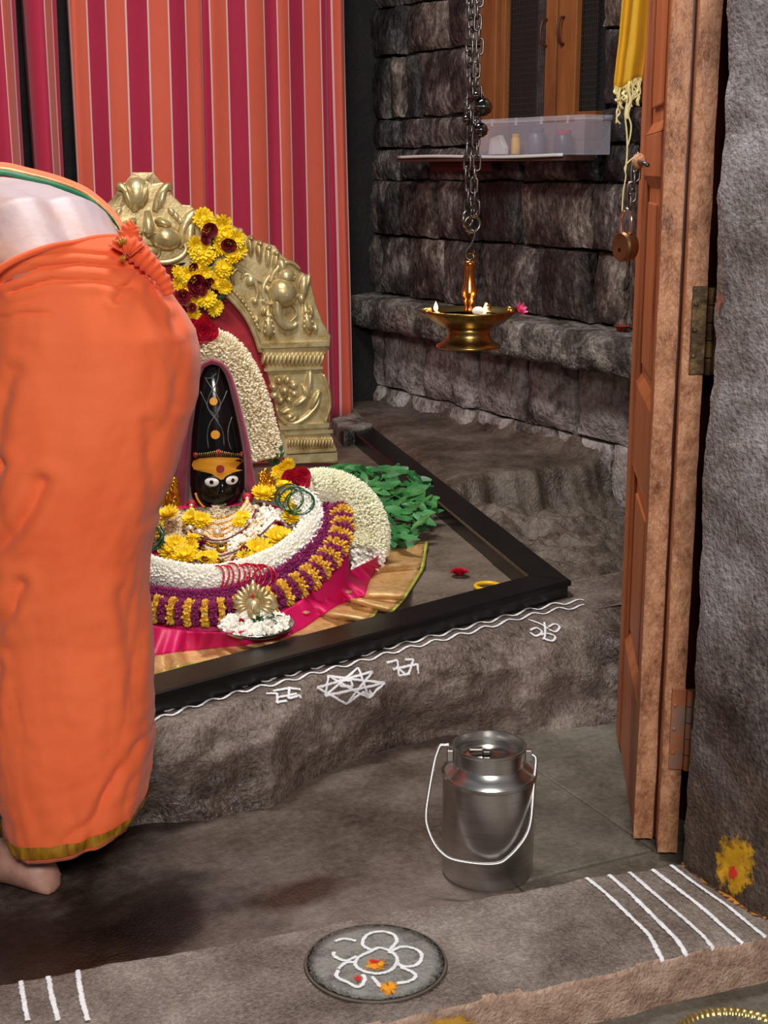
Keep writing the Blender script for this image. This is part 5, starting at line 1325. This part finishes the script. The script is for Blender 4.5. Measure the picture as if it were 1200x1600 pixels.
MB().lathe(lprof([(0, 407), (9, 408), (10, 413), (8, 417), (7.5, 432), (9, 446), (12.5, 456), (12, 461), (8, 467), (10, 470), (7, 476), (8, 483), (10, 492), (0, 494)]), V((lc.x, lc.y, lc.z)), 28).build('stem', M['copper'], lamp, smooth=True)
MB().lathe(lprof([(0, 499), (20, 498), (45, 494), (62, 488), (70, 484), (72, 484.5), (71, 488), (62, 498), (48, 508), (36, 513), (28, 515), (0, 515)]), V((lc.x, lc.y, lc.z)), 48).build('dish', M['brass'], lamp, smooth=True)
MB().lathe(lprof([(0, 510), (33, 512), (35, 515), (33, 519), (34, 526), (41, 534), (51, 539), (51, 542), (48, 543), (0, 543)]), V((lc.x, lc.y, lc.z)), 40).build('foot', M['brass'], lamp, smooth=True)
for a in (math.radians(185), math.radians(5), math.radians(60)):
    d = RT*math.cos(a)+AW*math.sin(a); c = V((lc.x, lc.y, lz(486)))
    MB().tube([c+d*60*LPX, c+d*70*LPX, c+d*79*LPX+UP*.002], [.010, .007, .002], 8).build('spout', M['brass'], lamp, smooth=True)
MB().lathe([(0, 0), (50*LPX, 0)], V((lc.x, lc.y, lz(491.5))), 30).build('oil', M['oil'], lamp, smooth=True)
for x, y, dD in ((681, 482, -.02), (758, 485, -.03)):
    c = at_dist(x, y, LD+dD); MB().lathe([(0, -.006), (.0032, -.003), (.0042, .001), (.003, .006), (.0012, .010), (0, .013)], c, 12).build('flame', M['flame'], lamp, smooth=True)
    MB().tube([c-UP*.014+RT*(.010 if x < 700 else -.012), c-UP*.005], .0028, 6).build('wick', M['wick'], lamp, smooth=True)
    pdat = bpy.data.lights.new('flame_light', 'POINT'); pdat.energy = .12; pdat.color = (1, .5, .22); pdat.shadow_soft_size = .01
    po = bpy.data.objects.new('flame_light', pdat); COL.objects.link(po); po.location = c+UP*.02
MB().ell(at_dist(747, 486, LD-.03), (.011, .008, .008), (RT, AW, UP), 10, 6).build('cotton_ball', M['wick'], lamp, smooth=True)
fw_ = at_dist(810, 486, LD); fb = MB()
for i in range(14):
    a = i*2*math.pi/14; petal(fb, a, .5 if i % 2 else .9, 1.0, .5, .05)
fo = inst('lamp_flower', fb.mesh('lamp_flower', M['pinkpetal'], True), None, fw_, frame_of(RT*.8+UP*.5-AW*.4), .016); tag(fo, 'pink flower on the right lip of the hanging oil lamp', 'flower')
MB().tube([fw_-RT*.002, fw_-RT*.016-UP*.002], [.003, .006], 8).build('calyx', M['pinkpetal'], None, smooth=True)
cal = bpy.data.objects['calyx']; bpy.data.objects.remove(cal)

# ================================================================== MILK CAN
cc = on_z(761, 1362, 0); CPX = depth(cc+UP*.1)/FPX
R0 = 71*depth(cc)/FPX
def cz(py): return z_over(cc.x, cc.y, py)
can = thing('milk_can', cc, 'stainless steel milk can with wire bail handle on the slab floor', 'can')
zS, zN0, zN1 = cz(1206), cz(1193), cz(1163)
RN = 55*CPX
MB().lathe([(0, .0), (R0*.9, .0), (R0*.97, .004), (R0, .012), (R0, zS-.008), (R0*1.03, zS-.006), (R0*1.04, zS), (R0*1.02, zS+.003), (R0*.96, zS+.001), (RN*1.22, zS+.004), (RN*1.12, lerp(zS, zN0, .6)), (RN*1.03, zN0), (RN*1.0, zN0+.004)], cc, 64).build('body', M['steel'], can, smooth=True, auto=35)
MB().lathe([(RN, zN0), (RN, zN1-.006), (RN*1.04, zN1-.003), (RN*1.04, zN1), (RN*.98, zN1), (RN*.965, zN1-.006), (RN*.955, zN1-.022), (RN*.955, zN0)], cc, 64).build('neck', M['steel'], can, smooth=True, auto=35)
lid = MB().lathe([(RN*.95, zN1-.016), (RN*.92, zN1-.022), (RN*.80, zN1-.022), (RN*.74, zN1-.015), (RN*.45, zN1-.013), (0, zN1-.011)], cc, 48).build('lid', M['steel_bright'], can, smooth=True)
hp = V((cc.x, cc.y, zN1-.006)); MB().box(hp-RT*.024-AW*.012, (.024, .012, .010), (RT, AW, UP)).build('lid_grip', M['steel_bright'], lid, bevel=.002)
MB().box(hp-RT*.006-AW*.016-UP*.002, (.014, .010, .008), (RT, AW, UP)).build('lid_grip', M['iron'], lid, bevel=.002)
lugz = zN1-.020
for s in (-1, 1):
    q = V((cc.x, cc.y, lugz))+RT*(RN+.006)*s
    MB().box(q, (.012, .010, .022), (RT, AW, UP)).build('lug', M['steel_bright'], can, bevel=.002)
lugL, lugR = V((cc.x, cc.y, lugz))-RT*(RN+.01), V((cc.x, cc.y, lugz))+RT*(RN+.01)
btm = V((cc.x, cc.y, 0))-AW*(R0+.008); btm.z = z_over(btm.x, btm.y, 1349)
bn = (lugR-lugL).cross(btm-lugL).normalized()
zc2 = lambda x, y: (640+x/5.16, 1110+y/5.16)
bp_ = [(318, 278), (285, 282), (248, 285), (226, 330), (196, 430), (150, 690), (132, 830), (140, 930), (190, 1060), (255, 1145), (330, 1195), (440, 1222), (600, 1240), (720, 1232), (790, 1190), (870, 1110), (940, 1010), (975, 900), (990, 760), (1004, 560), (1018, 410), (1005, 368), (960, 352), (925, 350)]
MB().tube(smooth([on_plane(*zc2(*p), lugL, bn) for p in bp_], 5), .0034, 10).build('bail_handle', M['bail'], can, smooth=True)

# ================================================================== PLASTIC BOX ON THE WINDOW PLANK
plank = MB(); py_a, py_b = wyz(676, 250)[0], wyz(945, 236)[0]; pz = wyz(800, 243)[1]
plank.box((WX-.100, (py_a+py_b)/2+.0, pz-.012), (.125, abs(py_a-py_b), .018)); plo = plank.build('plank', M['plank'], bevel=.002); tag(plo, 'thin dark plank jutting from the wall below the shuttered window', 'plank')
bk_ = MB().box((WX-.055, lerp(py_a, py_b, .3), pz-.038), (.05, abs(py_a-py_b)*.38, .032)).build('support', M['wood_dark'], plo, bevel=.002)
pap = MB(); pap.grid(lambda u, v: V((WX-.168-.003*math.sin(u*9)+.15*v*0, lerp(py_a-.01, py_b+.004, u), pz+.001-.010*v+.003*math.sin(u*7))), 30, 3)
thick(pap.build('paper_edge', M['paper'], plo, smooth=True), .001)
xf = WX-.15
def bxp(x, y, X=xf): return on_plane(x, y, (X, 0, 0), (1, 0, 0))
b0, b1 = bxp(748, 240), bxp(912, 236); zt = bxp(830, 183).z; zb = pz-.002
box = thing('storage_box', V((WX-.08, (b0.y+b1.y)/2, zb)), 'clear plastic storage box on the plank under the shutters', 'box')
yc, yl = (b0.y+b1.y)/2, abs(b0.y-b1.y); bh = zt-zb
bx_ = MB()
for (cx, cy, sx, sy) in ((xf, yc, .0025, yl), (WX-.045, yc, .0025, yl), (WX-.097, yc-yl/2, .105, .0025), (WX-.097, yc+yl/2, .105, .0025)): bx_.box((cx, cy, zb+bh*.43), (sx, sy, bh*.86))
bx_.box((WX-.097, yc, zb+.002), (.105, yl, .003)); tag(bx_.build('box_body', M['clear'], box), kind='stuff')
lm = MB().box((WX-.097, yc, zt-bh*.07), (.118, yl+.012, bh*.14)).build('box_lid', M['clear_lid'], box, bevel=.003)
for k in range(4): MB().box((xf-.003, yc-yl*.36+yl*.24*k, zt-bh*.1), (.006, .006, bh*.2)).build('lid_rib', M['clear_lid'], lm)
cont = [('paper_packet', 'white paper packet inside the clear plastic box', 'packet', M['paper'], 775, 24, .32), ('grey_jar', 'grey jar in the middle of the clear plastic box', 'jar', mat('grey_plastic', '6e6a7c', .4), 838, 15, .62), ('dark_jar', 'dark jar with red lid at the right end of the plastic box', 'jar', mat('slate_plastic', '4a4656', .4), 880, 16, .55), ('brass_trinket', 'little yellowish trinket left of the jars in the plastic box', 'trinket', M['yellow_soft'], 806, 8, .5)]
for nm, lab, ct, m, x, wpx, hh in cont:
    c = bxp(x, 230, WX-.095); rw = wpx*depth(c)/FPX*.9
    t = thing(nm, V((c.x, c.y, zb+.004)), lab, ct)
    if nm == 'paper_packet': MB().prism([V((c.x, c.y-rw, zb+.004)), V((c.x, c.y+rw, zb+.004)), V((c.x, c.y+rw*.8, zb+.004+bh*.45)), V((c.x, c.y-rw*.3, zb+.004+bh*.55)), V((c.x, c.y-rw, zb+.004+bh*.2))], (.02, 0, 0)).build('packet', m, t, bevel=.003)
    else:
        MB().lathe([(0, .0), (rw*.9, 0), (rw, .004), (rw, bh*hh*.8), (rw*.8, bh*hh*.92)], V((c.x, c.y, zb+.005)), 20).build('jar_body', m, t, smooth=True, auto=40)
        MB().lathe([(rw*.82, bh*hh*.9), (rw*.86, bh*hh*.92), (rw*.86, bh*hh*1.1), (0, bh*hh*1.12)], V((c.x, c.y, zb+.005)), 20).build('jar_lid', M['rose'] if nm == 'dark_jar' else m, t, smooth=True, auto=40)
# clay lamp on the end of the ledge, beside the door
cl = on_plane(972, 515, (WX-.06, 0, 0), (1, 0, 0)); cl.z = zl1+.008
cl_o = MB().lathe([(0, 0), (.012, 0), (.026, .016), (.028, .018), (.022, .016), (.010, .006), (0, .005)], cl, 20).build('clay_lamp', M['clay'], smooth=True); tag(cl_o, 'small red clay lamp on the stone ledge beside the door', 'lamp')

# ================================================================== YELLOW CLOTH AND PADLOCK ON THE DOOR
YD = 2.47
yc_ = thing('yellow_cloth', at_dist(985, 140, YD), 'yellow fringed cloth hanging over the door edge', 'cloth')
L_ = [(990, -240), (974, 0), (968, 70), (960, 132)]; R_e = [(1040, -240), (1014, 0), (1010, 70), (1003, 140)]
def ycl(u, v):
    a = pl([(p[1], p[0]) for p in L_], lerp(-240, 136, v)); c = pl([(p[1], p[0]) for p in R_e], lerp(-240, 136, v)); y = lerp(-240, 133+8*math.sin(u*5+.5)*(v > .9), v)
    return at_dist(lerp(a, c, u), y, YD+.022*math.sin(u*7+.9*v)*(.6+.4*v)+.02*u)
thick(MB().grid(ycl, 50, 30).build('cloth_sheet', M['yellow_cloth'], yc_, smooth=True), .002)
random.seed(31)
for i in range(17):
    u = (i+.5)/17; p = ycl(u, 1.0); L = random.choice((.02, .03, .04, .055)) if i not in (8, 10) else (.14, 0, .10)[i-8]
    pts = [p+UP*.004]; 
    for k in range(1, 7): pts.append(p-UP*L*k/6+RT*(random.uniform(-.004, .004)+.010*(.4-u)*k/6)+AW*random.uniform(-.003, .003))
    MB().tube(smooth(pts, 4), .0014 if i % 3 else .0026, 6).build('fringe_strand', M['fringe'], yc_, smooth=True)
pk = thing('padlock', at_dist(977, 415, 2.55), 'round steel padlock hanging from the door hasp', 'padlock')
c = at_dist(977, 385, 2.55); PK = depth(c)/FPX; fx = (-AW*.5-RT*.86).normalized(); ax = frame_of(fx)
MB().lathe([(0, -.012), (20*PK, -.012), (23*PK, -.009), (23*PK, .009), (20*PK, .012), (0, .012)], c, 32, ax).build('lock_body', M['brass_dull'] if 'brass_dull' in M else mat('dull_brass', ['6e4a30', '96714e'], .35, .9, scale=30), pk, smooth=True, auto=40)
MB().lathe([(0, .0125), (.0035, .0125), (.0035, .0135), (0, .0135)], c-UP*.006, 12, ax).build('keyhole', M['eye_black'], pk)
MB().tube(smooth([c-ax[0]*.013+UP*.022, c-ax[0]*.013+UP*.050, c+UP*.064, c+ax[0]*.013+UP*.050, c+ax[0]*.013+UP*.022], 6), .0040, 10).build('shackle', M['steel_bright'], pk, smooth=True)
hs = thing('hasp', at_dist(990, 330, 2.55), 'iron hasp chain on the door holding the padlock', 'hasp')
prev = at_dist(984, 328, 2.55)
for i, (x, y) in enumerate(((984, 318), (987, 300), (990, 283), (993, 268), (996, 254))):
    cL = at_dist(x, y, 2.55+.004*i); inst('link', link_mesh(.034, .0075, .0026) if i == 0 else ME_HL, hs, cL, (RT if i % 2 else AW, AW if i % 2 else -RT, UP), 1.0)
    if i == 0: ME_HL = bpy.data.meshes[-1] if False else hs.children[0].data if hs.children else None
    ME_HL = hs.children[0].data if hs.children else ME_HL
MB().ell(at_dist(998, 252, 2.56), (.012, .014, .014), None, 12, 8).build('knob', M['wood_edge'], hs, smooth=True)
MB().tube([at_dist(996, 252, 2.56), at_dist(1012, 258, 2.50)], .004, 8).build('staple', M['iron'], hs, smooth=True)
MB().tube(smooth([at_dist(x, y, 2.545) for x, y in ((972, 330), (974, 300), (978, 275), (976, 262), (985, 250), (992, 246))], 5), .0012, 5).build('string', M['fringe'], hs, smooth=True)

# ================================================================== DRAWINGS AND DAUBS
random.seed(44)
def stroke(b, pts, w, bvh, off=.003, n=8, wob=.12):
    w *= 1.35
    P_ = smooth([V((x, y, 0)) for x, y in pts], n) if n else [V((ax+(bx-ax)*k/9, ay+(by-ay)*k/9, 0)) for (ax, ay), (bx, by) in zip(pts, pts[1:]) for k in range(10)]; L, N_ = [], []
    for p in P_:
        l, nn = cast(bvh, p.x, p.y)
        if l is None: continue
        if nn.dot(ray(p.x, p.y)) > 0: nn = -nn
        L.append(l); N_.append(nn)
    if len(L) < 2: return
    row = []
    for i, l in enumerate(L):
        t = (L[min(i+1, len(L)-1)]-L[max(i-1, 0)]).normalized(); s = N_[i].cross(t).normalized(); ww = w*(1+wob*random.uniform(-1, 1))*.5
        row.append([l+N_[i]*off-s*ww, l+N_[i]*(off+.0008), l+N_[i]*off+s*ww])
    b.rings(row, closed_ring=False); b.edge = getattr(b, 'edge', [])+[1.0, 0.0, 1.0]*len(row)
def drawing(name, strokes, w, bvh, label, n=8, m=None):
    t = thing(name, V((0, 0, 0)), label, 'drawing'); first = None
    for s in strokes:
        b = MB(); stroke(b, s, w, bvh, n=n)
        if not b.v: continue
        if first is None: first = b.v[0].copy(); t.location = first; OFF[t] = first
        b.build('chalk_stroke', m or M['chalk'], t, smooth=True)
    return t
zk = lambda x, y: (200+x/1.6, 900+y/1.6)
base_k = [(40, 372), (160, 330), (280, 292), (400, 265), (470, 245), (560, 222), (680, 188), (800, 158), (900, 130), (1000, 102), (1080, 85), (1140, 78)]
def wav(off, ph):
    out = []; N_ = 150
    P_ = resample([V((*zk(x, y+off), 0)) for x, y in base_k], N_)
    for i, p in enumerate(P_): out.append((p.x, p.y+2.6*math.sin(i*.75+ph)))
    return out
drawing('wavy_border', [wav(0, 0), wav(-14, 1.2)], .0058, R_BVH, 'double wavy white rice flour line along the plinth edge', 3)
star = [[(470, 280), (610, 240), (545, 318), (470, 280)], [(490, 300), (640, 268), (500, 252), (490, 300)], [(575, 232), (490, 300)], [(575, 232), (600, 305), (500, 252)], [(600, 305), (640, 268)], [(545, 318), (585, 290), (612, 300), (600, 285)], [(528, 262), (556, 262), (560, 276), (530, 276), (528, 262)]]
drawing('star_drawing', [[zk(*p) for p in s] for s in star], .0048, R_BVH, 'white rice flour star drawn on the plinth lip', 0)
sw1 = [[(345, 296), (372, 296), (372, 318), (395, 314)], [(362, 290), (402, 282), (430, 286)], [(402, 282), (400, 308), (428, 300), (430, 308)], [(372, 306), (420, 296)]]
sw2 = [[(645, 218), (672, 212), (675, 250), (700, 246)], [(660, 234), (722, 222), (724, 244)], [(690, 210), (712, 210), (700, 248)], [(668, 228), (690, 244)]]
drawing('auspicious_mark', [[zk(*p) for p in s] for s in sw1], .0048, R_BVH, 'small white angular mark left of the star drawing', 0)
drawing('auspicious_mark', [[zk(*p) for p in s] for s in sw2], .0048, R_BVH, 'small white angular mark right of the star drawing', 0)
fl_ = [[(1002, 112), (1030, 122), (1050, 134)], [(1040, 118), (1042, 140), (1040, 160)], [(1005, 138), (1020, 132), (1034, 142), (1020, 152), (1005, 144)], [(1050, 130), (1066, 122), (1078, 130), (1068, 142), (1052, 136)], [(1032, 150), (1044, 146), (1066, 152), (1060, 164), (1036, 158)]]
drawing('curl_drawing', [[zk(*p) for p in s] for s in fl_], .0048, R_BVH, 'white looped flower mark near the kerb corner', 4)
z4 = lambda x, y: (800+x/3, 1320+y/3)
drawing('stripe_drawing', [[z4(*p) for p in s] for s in ([(340, 155), (440, 235), (560, 350), (640, 430), (690, 520), (702, 545)], [(445, 140), (560, 240), (680, 360), (770, 450), (815, 520)], [(550, 135), (660, 230), (800, 350), (890, 430), (940, 490)], [(635, 105), (760, 200), (900, 310), (1000, 400), (1075, 465)], [(735, 95), (860, 190), (1010, 295), (1100, 370), (1185, 438)])], .0068, T_BVH, 'five white stripes across the threshold beside the jamb')
z6 = lambda x, y: (x/2.4, 1300+y/2.4)
drawing('stripe_drawing', [[z6(*p) for p in s] for s in ([(78, 560), (88, 630), (105, 715)], [(180, 542), (195, 620), (218, 715)], [(292, 525), (305, 620), (330, 715)])], .0066, T_BVH, 'three white stripes on the left end of the threshold')
# carved lotus medallion in the threshold
mc, _n = cast(T_BVH, 587, 1507); mr = 109*depth(mc)/FPX
med = thing('lotus_medallion', mc, 'round carved stone medallion with chalk lotus set in the threshold', 'medallion')
MB().lathe([(mr*1.03, .0005), (mr*1.02, .003), (mr*1.0, .0035), (mr*.99, .002), (mr*.96, .0015)], V((mc.x, mc.y, TZ+.001)), 64).build('rim', mat('dark_groove', ['4b4038', '6a5d53'], .7, scale=30), med, smooth=True)
MB().lathe([(mr*.985, .0045), (mr*.8, .005), (0, .005)], V((mc.x, mc.y, TZ+.001)), 64).build('disc', mat('medallion_stone', ['5c564f', '76736c', '8b8a84', '7c7067'], .65, scale=28, fine=.5, bump=.8, bscale=140, dist=.003), med, smooth=True)
DISC = MB(); DISC.lathe([(mr, .0062), (0, .0062)], V((mc.x, mc.y, TZ+.001)), 48); DB = DISC.bvh()
z3 = lambda x, y: (400+x/3, 1380+y/3)
pet = [[(540, 315), (500, 290), (520, 245), (580, 228), (640, 240), (660, 270), (640, 300), (620, 318)], [(620, 330), (680, 300), (750, 312), (778, 345), (750, 385), (690, 392), (660, 372)], [(680, 395), (735, 420), (748, 440), (715, 462), (660, 470)], [(545, 440), (570, 470), (585, 490)], [(385, 410), (378, 440), (420, 462), (480, 488), (510, 455), (500, 430)], [(385, 405), (420, 375), (470, 372)], [(470, 345), (420, 365), (370, 345), (365, 325)], [(370, 275), (410, 262), (470, 272)], [(530, 325), (575, 305), (625, 318), (660, 350), (655, 385), (620, 415), (560, 425), (500, 412), (465, 385), (480, 350), (530, 325)]]
for s in pet:
    b = MB(); stroke(b, [z3(*p) for p in s], .0055, DB, .0008)
    if b.v: b.build('chalk_stroke', M['chalk'], med, smooth=True)
def daub(name, x, y, rx, ry, m, bvh, label, off=.002, parent=None, n=22, wob=.3):
    o = patch(circ(x, y, rx, ry, n, wob), bvh, off).build(name, m, parent, smooth=True)
    if not parent: tag(o, label, 'daub')
    return o
random.seed(8)
daub('kumkum_daub', *z3(560, 385), 19, 11, M['turmeric2'], DB, '', .0014, med); daub('kumkum_daub', *z3(553, 372), 9, 4.5, M['kumkum'], DB, '', .0022, med)
daub('kumkum_daub', *z3(628, 495), 14, 14, M['turmeric2'], DB, '', .0014, med); daub('kumkum_daub', *z3(478, 452), 6, 5, M['kumkum'], DB, '', .0016, med)
daub('turmeric_daub', *z3(655, 548), 4, 4, M['turmeric2'], T_BVH, 'tiny orange turmeric spot just below the lotus medallion')
daub('turmeric_daub', 1150, 1352, 33, 52, M['turmeric'], J_BVH, 'large yellow turmeric daub low on the stone jamb', .003, None, 40, .14)
daub('kumkum_daub', 1149, 1362, 8, 13, M['kumkum'], J_BVH, 'red kumkum dot in the yellow daub on the jamb', .006)
daub('kumkum_daub', 1127, 470, 7, 20, powder('faded_rust', ['7a4a38', '8f5a44'], .9, 60), J_BVH, 'faded rust smear high on the stone jamb', .003)
b = MB(); stroke(b, [z4(*p) for p in ((810, 92), (900, 165), (1000, 235), (1100, 295), (1200, 350))], .014, T_BVH, .003, 8, .5); o = b.build('turmeric_line', powder('orange_turmeric', ['b5651a', 'd08a1c'], .9, 60), smooth=True); tag(o, 'orange turmeric line where the threshold meets the jamb', 'daub')
daub('turmeric_daub', 700, 1597, 45, 10, powder('pale_turmeric', ['b5822a', 'c99a3c'], .9, 50), T_BVH, 'yellow turmeric patch on the threshold at the bottom edge')
# brass tray on the outer floor
tc_ = on_z(1160, 1640, -.01); trr = 108*depth(tc_)/FPX
tray = thing('brass_tray', V((tc_.x, tc_.y, -.04)), 'ribbed brass tray on the dark paving at the corner', 'tray')
rr = []
for r, z in ((.0, -.034), (.7, -.034), (.86, -.028), (.95, -.008), (1.0, .0), (1.02, .002), (1.0, .003), (.94, -.004), (.84, -.024), (.7, -.029), (0, -.029)):
    rr.append([tc_+V((math.cos(a), math.sin(a), 0))*trr*r*(1+(.018*math.cos(a*64) if r > .8 else 0))+UP*z for a in [2*math.pi*i/256 for i in range(256)]])
MB().rings(rr).build('tray_body', M['brass_pale'] if 'brass_pale' in M else mat('pale_brass', ['b99a55', 'd9c07c'], .3, .9, scale=30), tray, smooth=True)
